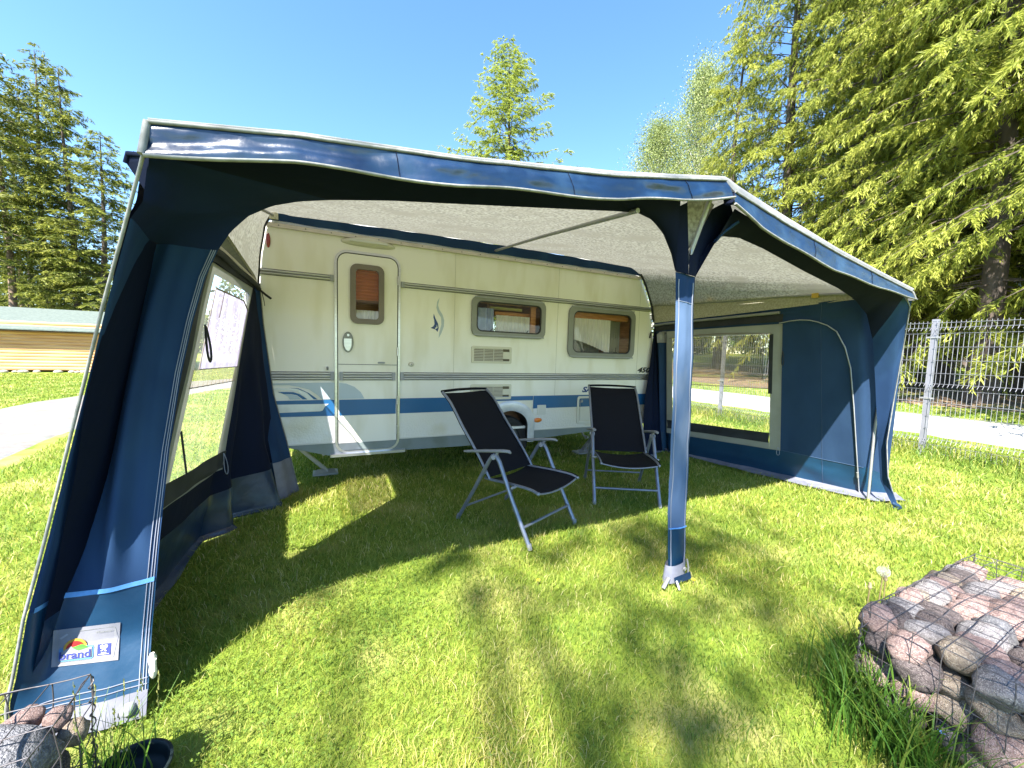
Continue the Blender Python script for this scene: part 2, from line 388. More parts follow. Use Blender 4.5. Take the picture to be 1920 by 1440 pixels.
# ------------------------------------------------------------------ camera, light, world
R = np.array([[0.904, 0.005, 0.428], [-0.427, 0.083, 0.900], [0.031, 0.997, -0.078]])
u_, s_, vt_ = np.linalg.svd(R); R = u_ @ vt_
CAMZ = 1.4
cam = bpy.data.cameras.new('camera'); co = bpy.data.objects.new('camera', cam); COL.objects.link(co)
cam.sensor_width = 36; cam.lens = 36 * 730 / 1920; cam.clip_start = .05; cam.clip_end = 2000
mw = Matrix.Identity(4)
for i in range(3):
    mw[i][0], mw[i][1], mw[i][2] = R[i, 0], R[i, 1], -R[i, 2]
mw[2][3] = CAMZ
co.matrix_world = mw; S.camera = co

SUN = V((-.65, -.56, 1.0)).normalized()
sl = bpy.data.lights.new('sun', 'SUN'); sl.energy = 5.0; sl.angle = math.radians(.5); sl.color = (1, .955, .87)
so = bpy.data.objects.new('sun', sl); COL.objects.link(so)
so.rotation_euler = SUN.to_track_quat('Z', 'Y').to_euler()
W = bpy.data.worlds.new('World'); S.world = W; W.use_nodes = True
wn = W.node_tree.nodes; wl = W.node_tree.links
sky = wn.new('ShaderNodeTexSky'); sky.sky_type = 'NISHITA'; sky.sun_disc = False
sky.sun_elevation = math.asin(SUN.z); sky.sun_rotation = math.atan2(SUN.x, SUN.y)
sky.air_density = 1.0; sky.dust_density = .1; sky.ozone_density = 3.0
bg = wn['Background']; hs = wn.new('ShaderNodeHueSaturation'); hs.inputs['Saturation'].default_value = 1.14; wl.new(sky.outputs[0], hs.inputs['Color']); wl.new(hs.outputs[0], bg.inputs['Color']); bg.inputs['Strength'].default_value = .098
S.view_settings.view_transform = 'Standard'; S.view_settings.look = 'None'; S.view_settings.exposure = 2.25; S.view_settings.gamma = 1
S.cycles.max_bounces = 10; S.cycles.transparent_max_bounces = 24; S.cycles.diffuse_bounces = 6

# ------------------------------------------------------------------ terrain
def ground_z(x, y):
    r = max(0.0, x - 9.6); r2 = max(0.0, x - 48)
    z = .066 * (math.sqrt(r * r + 1) - 1 if r > 0 else 0) - .066 * r2
    return z
def axis(lo, hi, n, dense_lo, dense_hi, nd):
    a = list(np.linspace(dense_lo, dense_hi, nd)); b = list(dense_lo - np.geomspace(1, dense_lo - lo, n)); c = list(dense_hi + np.geomspace(1, hi - dense_hi, n))
    return sorted(set(b + a + c))
xs = axis(-700, 700, 14, -10, 24, 90); ys = axis(-500, 800, 14, -4, 26, 80)
m = MB()
def mound(x, y):
    d = math.hypot(x, y)
    return (nz(x * .7, y * .7, 3) * .012 + nz(x * 2.3, y * 2.3, 9) * .006) if d < 30 else 0
m.v = [(x, y, ground_z(x, y) + mound(x, y) - .012) for y in ys for x in xs]
nx = len(xs)
for j in range(len(ys) - 1):
    for i in range(nx - 1):
        a = j * nx + i; m.f.append((a, a + 1, a + nx + 1, a + nx)); m.mi.append(0); m.sm.append(True)
tag(m.build('lawn_ground', M['lawn']), kind='structure')

def ribbon(name, left, right, mat, n=40, w=6, lift=.012):
    m = MB()
    def fn(u, v):
        p = cr(left, v).lerp(cr(right, v), u)
        e = (nz(p.x * 1.3, p.y * 1.3, 5) * .10 + nz(p.x * 5, p.y * 5, 2) * .04) * (1 if u in (0, 1) else 0)
        return (p.x + e, p.y, ground_z(p.x, p.y) + mound(p.x, p.y) - .012 + lift + (-.02 if u in (0, 1) else 0))
    m.grid(fn, w, n); o = m.build(name, mat); tag(o, kind='structure'); return o
ribbon('paved_path', [(-4.6, -2, 0), (-4.9, 3, 0), (-5.6, 8, 0), (-5.95, 11.4, 0), (-5.75, 14.0, 0), (-5.0, 17.5, 0), (-3.0, 21, 0)],
       [(-2.2, -2, 0), (-2.75, 3, 0), (-3.3, 6, 0), (-3.6, 8.9, 0), (-3.75, 11.5, 0), (-3.2, 14.5, 0), (-1.6, 18, 0)], M['paving'], 120, 16)
ribbon('gravel_road', [(10.6, -9, 0), (10.75, 2, 0), (10.85, 4, 0), (10.9, 12, 0), (11.2, 40, 0)],
       [(13.9, -9, 0), (13.6, 3.2, 0), (13.6, 5.5, 0), (13.8, 13, 0), (14.6, 40, 0)], M['gravel'], 120, 10, .014)
ribbon('forest_floor', [(15.4, -14, 0), (15.2, 2, 0), (15.2, 8, 0), (16, 20, 0), (17, 34, 0)],
       [(25, -14, 0), (26, 2, 0), (27, 8, 0), (28, 20, 0), (30, 34, 0)], M['litter'], 50, 16, .012)

# ------------------------------------------------------------------ grass (uncountable: stuff)
def in_path(x, y):
    xl = np.interp(y, [-2, 3, 8, 11.4, 14, 17.5, 21], [-4.6, -4.9, -5.6, -5.95, -5.75, -5.0, -3.0])
    xr = np.interp(y, [-2, 3, 6, 8.9, 11.5, 14.5, 18], [-1.9, -2.5, -3.15, -3.6, -3.75, -3.2, -1.6])
    return (x > xl) & (x < xr) & (y < 21)
def gz_np(x): 
    r = np.maximum(0, x - 9.6); r2 = np.maximum(0, x - 48)
    return .066 * (np.sqrt(r * r + 1) - 1) * (r > 0) - .066 * r2
def blades(px, py, h, w, lean, tint, bend=.5):
    n = len(px); az = rng.uniform(0, 2 * PI, n); la = rng.uniform(0, 2 * PI, n)
    dx, dy = np.cos(az) * w / 2, np.sin(az) * w / 2
    lx, ly = np.cos(la) * lean, np.sin(la) * lean
    z0 = gz_np(px) - .012
    P = np.zeros((n, 5, 3), np.float32)
    P[:, 0] = np.stack([px - dx, py - dy, z0], 1); P[:, 1] = np.stack([px + dx, py + dy, z0], 1)
    mx, my, mz = px + lx * .3, py + ly * .3, z0 + h * .6
    P[:, 2] = np.stack([mx + dx * .8, my + dy * .8, mz], 1); P[:, 3] = np.stack([mx - dx * .8, my - dy * .8, mz], 1)
    P[:, 4] = np.stack([px + lx, py + ly, z0 + h * (1 - .15 * rng.random(n))], 1)
    b = np.arange(n)[:, None] * 5
    return P.reshape(-1, 3), b + np.array([[0, 1, 2, 3]]), b + np.array([[3, 2, 4]]), np.repeat(tint, 5)
FW = math.atan2(R[1, 2], R[0, 2])
def patchy(px, py, f, seed):
    return np.array([nz(a * f, b * f, seed) for a, b in zip(px, py)])
vs, qs, ts, tn = [], [], [], []; off = 0
edges = np.geomspace(.75, 34, 26)
for d0, d1 in zip(edges, edges[1:]):
    d = (d0 + d1) / 2
    dens = min(15000, max(110, 15000 * (1.5 / d) ** 1.5))
    half = 1.28
    n = int(dens * half * (d1 * d1 - d0 * d0))
    r_ = np.sqrt(rng.uniform(d0 * d0, d1 * d1, n)); a_ = FW + rng.uniform(-half, half, n)
    px, py = r_ * np.cos(a_), r_ * np.sin(a_)
    keep = ~in_path(px, py) & ~((px > 10.7) & (px < 13.7)) & ~((px > 15.2) & (px < 26) & (rng.random(n) < .93)) & ~((py > 22.6) & (px < -7))
    px, py = px[keep], py[keep]; n = len(px)
    if not n: continue
    k = max(1.0, (d / 1.5)) ** .8
    pn = patchy(px, py, .9, 4); pn2 = patchy(px, py, 3.1, 8)
    h = rng.uniform(.018, .042, n) * (1 + .35 * pn) * min(k, 2.2) ** .5
    near_fence = np.exp(-((px - 8.67) / .45) ** 2)
    h = h * (1 + near_fence * rng.uniform(1, 6, n))
    tint = np.clip(rng.normal(.42, .17, n) + .30 * pn + .26 * pn2 + (rng.random(n) < .09) * rng.uniform(.3, .6, n), 0, 1)
    a, b, c, t = blades(px, py, h, rng.uniform(.0016, .0032, n) * k, h * rng.uniform(.2, 1.3, n), tint)
    vs.append(a); qs.append(b + off); ts.append(c + off); tn.append(t); off += len(a)
tag(np_mesh('mown_grass', np.concatenate(vs), np.concatenate(qs), np.concatenate(tn), M['blade'], tris=np.concatenate(ts)), kind='stuff')

# clover patches in the near lawn
n = 5200
px = rng.uniform(-.7, 1.6, n); py = rng.uniform(1.0, 2.4, n)
keep = (patchy(px, py, 1.6, 21) + rng.normal(0, .12, n) - .35 * (px - .2)) > .05
px, py = px[keep], py[keep]; n = len(px)
h = rng.uniform(.012, .034, n)
P = []; T = []
for k in range(3):
    a = rng.uniform(0, 2 * PI, n) if k == 0 else a + 2 * PI / 3
    L = rng.uniform(.0045, .0085, n); c, s = np.cos(a), np.sin(a)
    q = np.zeros((n, 4, 3), np.float32)
    q[:, 0] = np.stack([px, py, h], 1)
    q[:, 1] = np.stack([px + c * L * .6 - s * L * .5, py + s * L * .6 + c * L * .5, h + .002], 1)
    q[:, 2] = np.stack([px + c * L, py + s * L, h + rng.uniform(-.002, .003, n)], 1)
    q[:, 3] = np.stack([px + c * L * .6 + s * L * .5, py + s * L * .6 - c * L * .5, h + .002], 1)
    P.append(q.reshape(-1, 3)); T.append(np.repeat(rng.random(n), 4))
P = np.concatenate(P)
tag(np_mesh('clover', P, np.arange(len(P)).reshape(-1, 4), np.concatenate(T), M['clover']), kind='stuff')

def tuft(name, label, spots, hmin, hmax, w, lean=.5, kind=None, heads=0):
    """clump of long grass blades"""
    vs, fs, tn = [], [], []; o = 0
    for (x, y, s, n) in spots:
        for i in range(n):
            bx, by = x + random.gauss(0, s), y + random.gauss(0, s)
            h = random.uniform(hmin, hmax); a = random.uniform(0, 2 * PI); l = h * random.uniform(.1, 1) * lean
            ww = w * random.uniform(.6, 1.3); wa = random.uniform(0, PI); t = random.random()
            z0 = ground_z(bx, by) - .01
            for j in range(6):
                f = j / 5
                cx, cy, cz = bx + math.cos(a) * l * f * f, by + math.sin(a) * l * f * f, z0 + h * (f - .25 * lean * f * f * f)
                hw = ww * (1 - f ** 2) * .5 + .0003
                vs += [(cx - math.cos(wa) * hw, cy - math.sin(wa) * hw, cz), (cx + math.cos(wa) * hw, cy + math.sin(wa) * hw, cz)]
                tn += [t * .8 + .1 * f] * 2
                if j: fs.append((o + 2 * j - 2, o + 2 * j - 1, o + 2 * j + 1, o + 2 * j))
            o += 12
            if heads and random.random() < heads:
                for q in range(9):
                    f = q / 9; hx, hy, hz = cx, cy, cz + .06 * (f - .5)
                    ra = random.uniform(0, 2 * PI)
                    vs += [(hx, hy, hz), (hx + math.cos(ra) * .004, hy + math.sin(ra) * .004, hz + .005), (hx + math.cos(ra) * .002, hy + math.sin(ra) * .002, hz + .013), (hx, hy, hz + .008)]
                    tn += [.95] * 4; fs.append((o, o + 1, o + 2, o + 3)); o += 4
    ob = np_mesh(name, np.array(vs), np.array(fs), np.array(tn), M['tall'])
    return tag(ob, label, 'grass' if label else None, kind=kind)
tuft('grass_tuft', 'tall tuft of fresh green grass against the near side of the right stone basket',
     [(1.90, .66, .035, 90), (1.84, .58, .04, 100), (1.93, .76, .05, 90), (1.80, .50, .05, 90), (2.05, .80, .06, 60), (1.78, .42, .05, 70), (1.76, .68, .05, 40)], .14, .40, .0055, .7)
tuft('grass_tuft', 'thin tall grass stems with seed heads beside the left stone basket',
     [(-.60, 1.50, .02, 16), (-.585, 1.44, .03, 18), (-.60, 1.38, .04, 16), (-.56, 1.52, .03, 8), (-.60, 1.30, .03, 10)], .14, .46, .0045, .45, heads=.3)
tuft('long_grass', None, [(8.67 + random.gauss(0, .3), y + random.gauss(0, .2), .12, 26) for y in np.arange(.2, 9, .22)], .10, .36, .009, .9, kind='stuff')

# ------------------------------------------------------------------ caravan
YC = 4.3
car = thing('caravan', 'cream caravan with a blue stripe, standing behind the two folding chairs', 'caravan', (0, 0, 0))
def cy(y): return lambda a, b: (a, y, b)
OUT = [(-.72, .44), (1.72, .44)]
OUT += [(1.76 + .52 * 0, .56)] + [(2.03 - .27 * math.cos(t), .60 + .20 * math.sin(t)) for t in np.linspace(.25, PI - .25, 9)] + [(2.30, .56), (2.32, .44)]
OUT += [(4.05, .44), (4.22, .48), (4.34, .60), (4.37, .9), (4.34, 1.25), (4.28, 1.75), (4.205, 2.10), (4.115, 2.34), (3.995, 2.53), (3.82, 2.63), (3.6, 2.66),
        (-.25, 2.66), (-.42, 2.60), (-.54, 2.48), (-.63, 2.15), (-.72, 1.6), (-.76, 1.1)]
W1 = rrect(1.535, 1.615, 2.44, 2.03, .07); W2 = rrect(2.86, 1.40, 3.885, 2.015, .09)
DOOR = rrect(.085, .345, .682, 2.355, .10)
LOW = [p for p in DOOR]  # the door cuts through body and skirt
body = MB()
DOORCUT = rrect(.085, .50, .682, 2.355, .10)
UP = [( -.76, 1.1), (-.735, .80), (4.38, .80)]
body.poly(OUT, [W1, W2, DOORCUT], cy(YC), back=cy(YC + .03))
F1 = rrect(.6, 1.5, 1.6, 2.05, .07); F2 = rrect(2.6, 1.4, 3.8, 2.05, .08)
body.poly(OUT, [F1, F2], cy(6.45), back=cy(6.48))
k = len(OUT)
body.add([(a, YC + .03, b) for a, b in OUT] + [(a, 6.45, b) for a, b in OUT], [(i, k + i, k + (i + 1) % k, (i + 1) % k) for i in range(k) if not (1 <= i <= 13)])
body.box((-.5, YC + .05, .46), (4.2, 6.43, .49))
body.build('body', M['cream'], car)
# dimpled lower panel skin (z .44 - .72) proud of the body
for a, b in ((-.71, .076), (.690, 1.70), (2.345, 4.2)):
    m = MB(); m.box((a, YC - .006, .45), (b, YC - .0005, .72)); m.build('lower_panel', M['cream_low'], car)
# interior seen through the windows
m = MB()
m.box((-.4, 6.40, .5), (.55, 6.43, 2.6)); m.box((1.65, 6.40, .5), (2.55, 6.43, 2.6)); m.box((.55, 6.40, .5), (1.65, 6.43, 1.45)); m.box((2.55, 6.40, .5), (4.1, 6.43, 1.35)); m.box((.55, 6.40, 2.1), (4.1, 6.43, 2.6))
m.box((1.30, 5.2, .5), (1.34, 6.38, 2.6)); m.box((2.50, 4.42, .5), (2.53, 5.0, 2.6)); m.box((-.2, 5.9, 2.15), (4.0, 6.38, 2.58))
m.box((.9, 4.5, .5), (1.29, 5.1, 1.35)); m.box((3.93, 4.4, .5), (3.97, 6.3, 2.3))
m.build('interior_woodwork', M['wood'], car)
m = MB(); m.box((.02, 5.3, .5), (1.28, 5.33, 2.58)); m.box((1.36, 4.5, .5), (2.48, 5.0, 1.45)); m.box((2.55, 4.5, .5), (3.9, 6.3, .95)); m.box((1.74, 4.42, 1.5), (1.77, 5.0, 2.15))
m.box((1.5, 4.34, 2.06), (3.9, 4.6, 2.5))
m.build('interior_cabinets', M['wood_dark'], car)
def curtain(x0, x1, z1, z0a, z0b, y, parent, name='curtain', mat='curtain', amp=.012, n=60):
    c = MB()
    def fn(u, v):
        x = lerp(x0, x1, u); zb = lerp(z0a, z0b, u ** 1.4); z = lerp(zb, z1, v)
        return (x, y + amp * math.sin(u * (x1 - x0) * 120 + 2 * math.sin(u * 9)) * (1 - .4 * v), z)
    c.grid(fn, n, 6); return c.build(name, M[mat], parent)
def window(x0, z0, x1, z1, parent, fw, r, fmat, y=YC):
    w = MB()
    w.poly(rrect(x0, z0, x1, z1, r), [rrect(x0 + fw, z0 + fw, x1 - fw, z1 - fw, r * .75)], cy(y - .030), back=cy(y + .004))
    fr = w.build('window_frame', M[fmat], parent)
    g = MB(); q = .006
    g.poly(rrect(x0 + fw - q, z0 + fw - q, x1 - fw + q, z1 - fw + q, r * .75), [rrect(x0 + fw + .016, z0 + fw + .016, x1 - fw - .016, z1 - fw - .016, r * .6)], cy(y - .022), back=cy(y - .004))
    g.build('seal', M['seal'], fr)
    p = MB(); p.poly(rrect(x0 + fw - .002, z0 + fw - .002, x1 - fw + .002, z1 - fw + .002, r * .7), [], cy(y - .014)); p.build('pane', M['pane'], fr)
    s = MB(); s.box((x0 + .02, y - .036, z0 + .012), (x1 - .02, y - .0305, z0 + .028)); s.build('frame_lip', M['grey_plastic'], fr)
    s = MB(); s.box((x0 + .03, y - .036, z1 - .026), (x1 - .03, y - .0305, z1 - .012)); s.build('frame_lip', M['grey_plastic'], fr)
    return fr
w1 = window(1.497, 1.588, 2.470, 2.058, car, .058, .09, 'wf')
curtain(1.58, 1.80, 1.93, 1.62, 1.66, YC + .05, w1, mat='bedding'); curtain(1.84, 2.29, 1.86, 1.6, 1.6, YC + .07, w1)
m = MB(); m.box((2.30, YC + .05, 1.60), (2.37, YC + .09, 2.03)); m.box((1.84, YC + .12, 1.86), (2.32, YC + .14, 1.905)); m.box((1.56, YC + .03, 1.985), (2.40, YC + .07, 2.03)); m.build('inner_frame', M['wood'], w1)
for x in (1.72, 2.2):
    m = MB(); m.box((x, YC + .008, 1.645), (x + .09, YC + .02, 1.66)); m.tube([(x + .02, YC + .015, 1.65), (x + .05, YC + .01, 1.69)], .006, 6); m.build('window_catch', M['black_plastic'], w1)
w2 = window(2.820, 1.372, 3.930, 2.055, car, .070, .11, 'wf')
curtain(2.90, 3.55, 1.90, 1.62, 1.43, YC + .05, w2)
curtain(3.57, 3.85, 1.98, 1.42, 1.42, YC + .20, w2, mat='border', amp=.006); curtain(2.88, 3.5, 1.62, 1.42, 1.42, YC + .22, w2, mat='border', amp=.004)
m = MB(); m.box((2.88, YC + .05, 1.90), (3.86, YC + .12, 1.99)); m.build('inner_frame', M['wood'], w2)
for x in (3.05, 3.6):
    m = MB(); m.box((x, YC + .008, 1.455), (x + .06, YC + .02, 1.467)); m.tube([(x + .03, YC + .012, 1.46), (x + .03, YC + .008, 1.53)], .005, 6); m.build('window_catch', M['black_plastic'], w2)
for q in (F1, F2):
    p = MB(); p.poly(q, [], cy(6.465)); p.build('rear_pane', M['pane'], car)
# door
dr = MB(); DH = rrect(.255, 1.70, .488, 2.205, .05)
dr.poly(rrect(.097, .357, .670, 2.343, .09), [DH], cy(YC - .014), back=cy(YC + .02))
door = dr.build('door', M['cream'], car)
m = MB(); m.poly(rrect(.066, .326, .700, 2.374, .12), [rrect(.088, .348, .679, 2.352, .10)], cy(YC - .020), back=cy(YC + .004)); m.build('door_frame', M['alu'], car)
m = MB(); m.poly(rrect(.088, .348, .679, 2.352, .10), [rrect(.097, .357, .670, 2.343, .092)], cy(YC - .004)); m.build('door_seal', M['seal'], car)
dw = MB(); yd = YC - .014
dw.poly(rrect(.208, 1.655, .535, 2.250, .07), [rrect(.262, 1.707, .481, 2.198, .035)], cy(yd - .022), back=cy(yd + .002))
dwo = dw.build('door_window', M['wf_brown'], door)
# sub-parts of the door window sit on the door itself
m = MB(); m.poly(rrect(.260, 1.705, .483, 2.200, .035), [], cy(yd - .006)); m.build('door_pane', M['pane'], door)
m = MB()
def bl(u, v): return (lerp(.25, .49, u), yd + .035 + .004 * math.sin(v * 60), lerp(1.90, 2.21, v))
m.grid(bl, 4, 40); m.build('door_blind', M['blind'], door)
m = MB(); m.box((.25, yd + .03, 1.875), (.49, yd + .06, 1.90)); m.build('blind_bar', M['wood_dark'], door)
curtain(.25, .49, 1.80, 1.69, 1.69, yd + .05, door, 'door_curtain', n=40)
m = MB(); m.box((.05, yd + .30, 1.55), (.7, yd + .32, 2.3)); m.build('door_lining', M['wood'], door)
m = MB(); m.poly([(.188 + .052 * math.cos(t), 1.465 + .105 * math.sin(t)) for t in np.linspace(0, 2 * PI, 24, False)], [], cy(yd - .016), back=cy(yd + .002)); hd = m.build('door_handle', M['wf'], door)
m = MB(); m.poly([(.150, 1.50), (.222, 1.50), (.220, 1.43), (.205, 1.385), (.188, 1.375), (.168, 1.39), (.152, 1.43)], [], cy(yd - .026), back=cy(yd - .0165)); m.build('handle_paddle', M['alu'], door)
m = MB(); m.tube([(.19, yd - .0165, 1.535), (.19, yd - .022, 1.535)], .012, 12); m.build('door_lock', M['alu'], hd)
m = MB(); m.box((.098, yd - .003, 1.238), (.669, yd + .002, 1.244)); m.build('split_line', M['trim_dark'], door)
m = MB(); m.poly(rrect(.475, 1.253, .548, 1.272, .009), [], cy(yd - .012), back=cy(yd + .001)); m.build('latch', M['grey_plastic'], door)
for z in (2.08, 1.34, .82, .5):
    m = MB(); m.tube([(.676, YC - .026, z), (.676, YC - .026, z + .09)], .011, 8); m.build('hinge', M['alu'], car)
m = MB(); m.tube([(.0, YC - .005, 1.19), (.0, YC - .04, 1.19), (.0, YC - .045, 1.215)], .010, 8); m.build('door_hook', M['grey_plastic'], car)
m = MB(); m.box((.02, YC - .055, .300), (.76, YC + .02, .326)); m.build('door_sill', M['alu'], car)
# trim rails
def rail(x0, x1, z0, z1, ridges, parent, y=YC, caps=True, name='trim_rail'):
    m = MB(); h = (z1 - z0) / ridges
    for i in range(ridges):
        za = z0 + i * h
        m.grid(lambda u, v: (lerp(x0, x1, u), y - .006 - .014 * math.sin(PI * min(1, max(0, v))), za + h * (.08 + .84 * v)), 1, 6)
    m.box((x0, y - .006, z0 - .004), (x1, y - .0005, z1 + .004), 1)
    if caps:
        for xa in caps: m.box((xa, y - .026, z0 - .004), (xa + .035, y - .0007, z1 + .004), 2)
    return m.build(name, [M['alu'], M['trim_dark'], M['grey_plastic']], parent)
rail(-.66, .060, 2.062, 2.112, 2, car, caps=(.025,)); rail(.706, 4.24, 2.066, 2.116, 2, car, caps=(.706,))
rail(-.74, .060, 1.082, 1.160, 3, car, caps=(.025,)); rail(.706, 4.37, 1.082, 1.160, 3, car, caps=(.706,)); rail(.108, .652, 1.082, 1.160, 3, door, yd, caps=(.108, .617), name='door_trim_rail')
m = MB(); m.box((-.50, YC - .03, 2.495), (3.99, YC + .0, 2.532)); m.build('awning_rail', M['pink_rail'], car)
# stripes and decals
def decal(pts, mat, y, parent, name='stripe', holes=()):
    m = MB(); m.poly(pts, holes, cy(y)); return m.build(name, M[mat], parent)
yb = YC - .0085
decal([(-.73, .880), (.062, .882), (.062, .718), (-.73, .726)], 'stripe', yb, car)
decal([(.704, .881), (1.74, .879), (1.70, .719), (.704, .718)], 'stripe', yb, car); decal([(2.345, .879), (4.37, .876), (4.37, .718), (2.345, .718)], 'stripe', yb, car)
decal([(1.745, .879), (2.34, .879), (2.34, .825), (1.745, .825)], 'stripe', yb, car)
decal([(.105, .882), (.662, .881), (.662, .718), (.105, .719)], 'stripe', yd - .003, door, 'door_stripe')
decal([(-.73, .846), (-.06, .842), (.012, .842), (-.025, .815), (-.045, .775), (-.07, .768), (-.73, .762)], 'decal_silver', yb - .002, car, 'silver_flash')
decal([(-.73, 1.045), (-.25, 1.053), (.062, 1.053), (.062, .888), (-.05, .888), (-.09, .93), (-.16, .985), (-.25, 1.015), (-.34, 1.03), (-.73, 1.03)], 'decal_grey', yb, car, 'grey_decal')
decal([(.105, 1.053), (.17, 1.045), (.25, 1.010), (.31, .955), (.345, .888), (.105, .888)], 'decal_grey', yd - .003, door, 'grey_door_decal')
decal([(-.73, 1.004), (-.34, 1.003), (-.26, .993), (-.19, .958), (-.13, .900), (-.09, .888), (-.12, .888), (-.175, .888), (-.21, .918), (-.26, .965), (-.34, .985), (-.73, .985)], 'decal_silver', yb - .002, car, 'silver_swoosh')
decal([(-.34, 1.006), (-.255, 1.000), (-.17, .955), (-.09, .889), (-.125, .890), (-.185, .957), (-.26, .994)], 'stripe', yb - .004, car, 'blue_swoosh')
decal([(-.43, .968), (-.30, .964), (-.25, .945), (-.18, .891), (-.22, .891), (-.27, .934), (-.32, .945), (-.38, .945)], 'stripe', yb - .003, car, 'blue_swoosh')
decal([(-.38, .944), (-.33, .943), (-.27, .928), (-.235, .892), (-.33, .892), (-.345, .92)], 'decal_grey', yb - .001, car, 'grey_decal')
# flame emblem beside the door
decal([(1.125, 1.995), (1.098, 1.945), (1.090, 1.88), (1.110, 1.825), (1.145, 1.775), (1.150, 1.70), (1.128, 1.615), (1.120, 1.545), (1.150, 1.60), (1.178, 1.68), (1.180, 1.75), (1.160, 1.81), (1.125, 1.86), (1.108, 1.91)], 'decal_grey', YC - .002, car, 'pale_flame_emblem')
decal([(1.062, 1.815), (1.078, 1.77), (1.110, 1.71), (1.120, 1.66), (1.107, 1.615), (1.085, 1.64), (1.028, 1.655), (1.060, 1.675), (1.072, 1.70), (1.068, 1.74), (1.058, 1.775)], 'navy_logo', YC - .003, car, 'blue_flame_emblem')
decal([(1.098, 1.70), (1.108, 1.66), (1.085, 1.645), (1.075, 1.655), (1.095, 1.672)], 'white_plastic', YC - .004, car, 'emblem_highlight')
# text helper: font curve -> mesh, mapped
def text_mesh(name, body_, size, mat, fn, parent, shear=0.0, width=None, off=0.0, align='LEFT', ext=.0):
    cu = bpy.data.curves.new(name, 'FONT'); cu.body = body_; cu.size = size; cu.shear = shear; cu.offset = off; cu.resolution_u = 3; cu.align_x = align
    o = bpy.data.objects.new(name, cu); COL.objects.link(o)
    dg = bpy.context.evaluated_depsgraph_get(); me = bpy.data.meshes.new_from_object(o.evaluated_get(dg))
    bpy.data.objects.remove(o)
    xs_ = [v.co.x for v in me.vertices]; x0, x1 = min(xs_), max(xs_); kx = (width / (x1 - x0)) if width else 1
    for v in me.vertices: v.co = fn((v.co.x - x0) * kx, v.co.y)
    me.materials.clear(); me.materials.append(M[mat])
    ob = bpy.data.objects.new(name, me); COL.objects.link(ob); ob.parent = parent; return ob
text_mesh('number_lettering', '450', .098, 'ink', lambda a, b: (4.035 + a, YC - .003, 1.190 + b), car, shear=.35, width=.25, off=.004)
text_mesh('name_lettering', 'SA', .098, 'navy_logo', lambda a, b: (3.085 + a, YC - .003, .917 + b), car, shear=.3, width=.16, off=.004)
for xs_ in (1.30, 2.66, 4.02):
    m = MB(); m.box((xs_ - .0012, YC - .0022, .75), (xs_ + .0012, YC - .0003, 2.49)); m.build('panel_seam', M['seam'], car)
m = MB()
for xs_ in np.arange(-.40, 3.95, .22): m.tube([(xs_, YC - .030, 2.513), (xs_, YC - .0335, 2.513)], .006, 8)
ob_ = m.build('rail_screws', M['trim_dark'], car); ob_['kind'] = 'stuff'
# vents
def vent(x0, z0, x1, z1, parent, n, panel=True):
    m = MB(); y = YC
    m.poly(rrect(x0, z0, x1, z1, .018), [rrect(x0 + .028, z0 + .028, x1 - .028, z1 - .028, .006)], cy(y - .016), back=cy(y + .001))
    xe = x1 - .028 - (.085 if panel else 0)
    h = (z1 - z0 - .056) / n
    for i in range(n):
        z = z0 + .028 + i * h; m.add([(x0 + .026, y - .004, z + h * .95), (xe, y - .004, z + h * .95), (xe, y - .015, z + h * .3), (x0 + .026, y - .015, z + h * .3)], [(3, 2, 1, 0)])
    for i in range(1, 3): xx = lerp(x0 + .03, xe, i / 3); m.box((xx - .004, y - .016, z0 + .027), (xx + .004, y - .003, z1 - .027))
    if panel: m.box((xe, y - .013, z0 + .055), (x1 - .027, y - .003, z1 - .06)); 
    o = m.build('vent', M['cream_plastic'], parent)
    b = MB(); b.box((x0 + .027, y - .003, z0 + .027), (x1 - .027, y - .001, z1 - .027)); b.build('vent_mesh', M['vent_dark'], o)
    return o
vent(1.510, 1.278, 2.022, 1.478, car, 8); vent(1.508, .845, 2.030, 1.030, car, 8)
# lamp above the door, marker lamps, socket, plate, hatch
m = MB()
def dome(u, v):
    a = 2 * PI * u; r = math.sin(v * PI / 2); return (.385 + .262 * r * math.cos(a) + .0, YC - .045 * math.cos(v * PI / 2), 2.462 + (.050 * r * math.sin(a)) + .016 * math.sin(PI * (.5 + .5 * r * math.cos(a))))
m.grid(dome, 32, 8); m.build('awning_lamp', M['cream_plastic'], car)
m = MB(); m.box((.205, YC - .052, 2.462), (.565, YC - .03, 2.482)); m.build('lamp_diffuser', M['white_plastic'], car)
def lens(x, z, rx, rz, mat, name):
    m = MB(); m.grid(lambda u, v: (x + rx * math.sin(v * PI / 2) * math.cos(2 * PI * u), YC - .004 - .022 * math.cos(v * PI / 2), z + rz * math.sin(v * PI / 2) * math.sin(2 * PI * u)), 20, 6); return m.build(name, M[mat], car)
lens(-.488, 2.372, .020, .068, 'red', 'marker_lamp'); lens(2.420, .566, .062, .030, 'amber', 'side_reflector'); lens(.822, 1.250, .030, .026, 'cream_plastic', 'filler_cap'); 
m = MB(); m.tube([(.822, YC - .025, 1.25), (.822, YC - .030, 1.25)], .007, 10); m.build('cap_lock', M['grey_plastic'], car)
m = MB(); m.poly(rrect(2.405, .635, 2.530, .760, .006), [], cy(YC - .014), back=cy(YC - .006)); m.build('socket_cover', M['white_plastic'], car)
m = MB(); m.poly(rrect(3.010, .485, 3.62, .862, .04), [rrect(3.04, .515, 3.59, .832, .02)], cy(YC - .018), back=cy(YC - .006)); m.poly(rrect(3.06, .535, 3.57, .812, .015), [], cy(YC - .016), back=cy(YC - .012)); hb = m.build('service_hatch', M['white_plastic'], car)
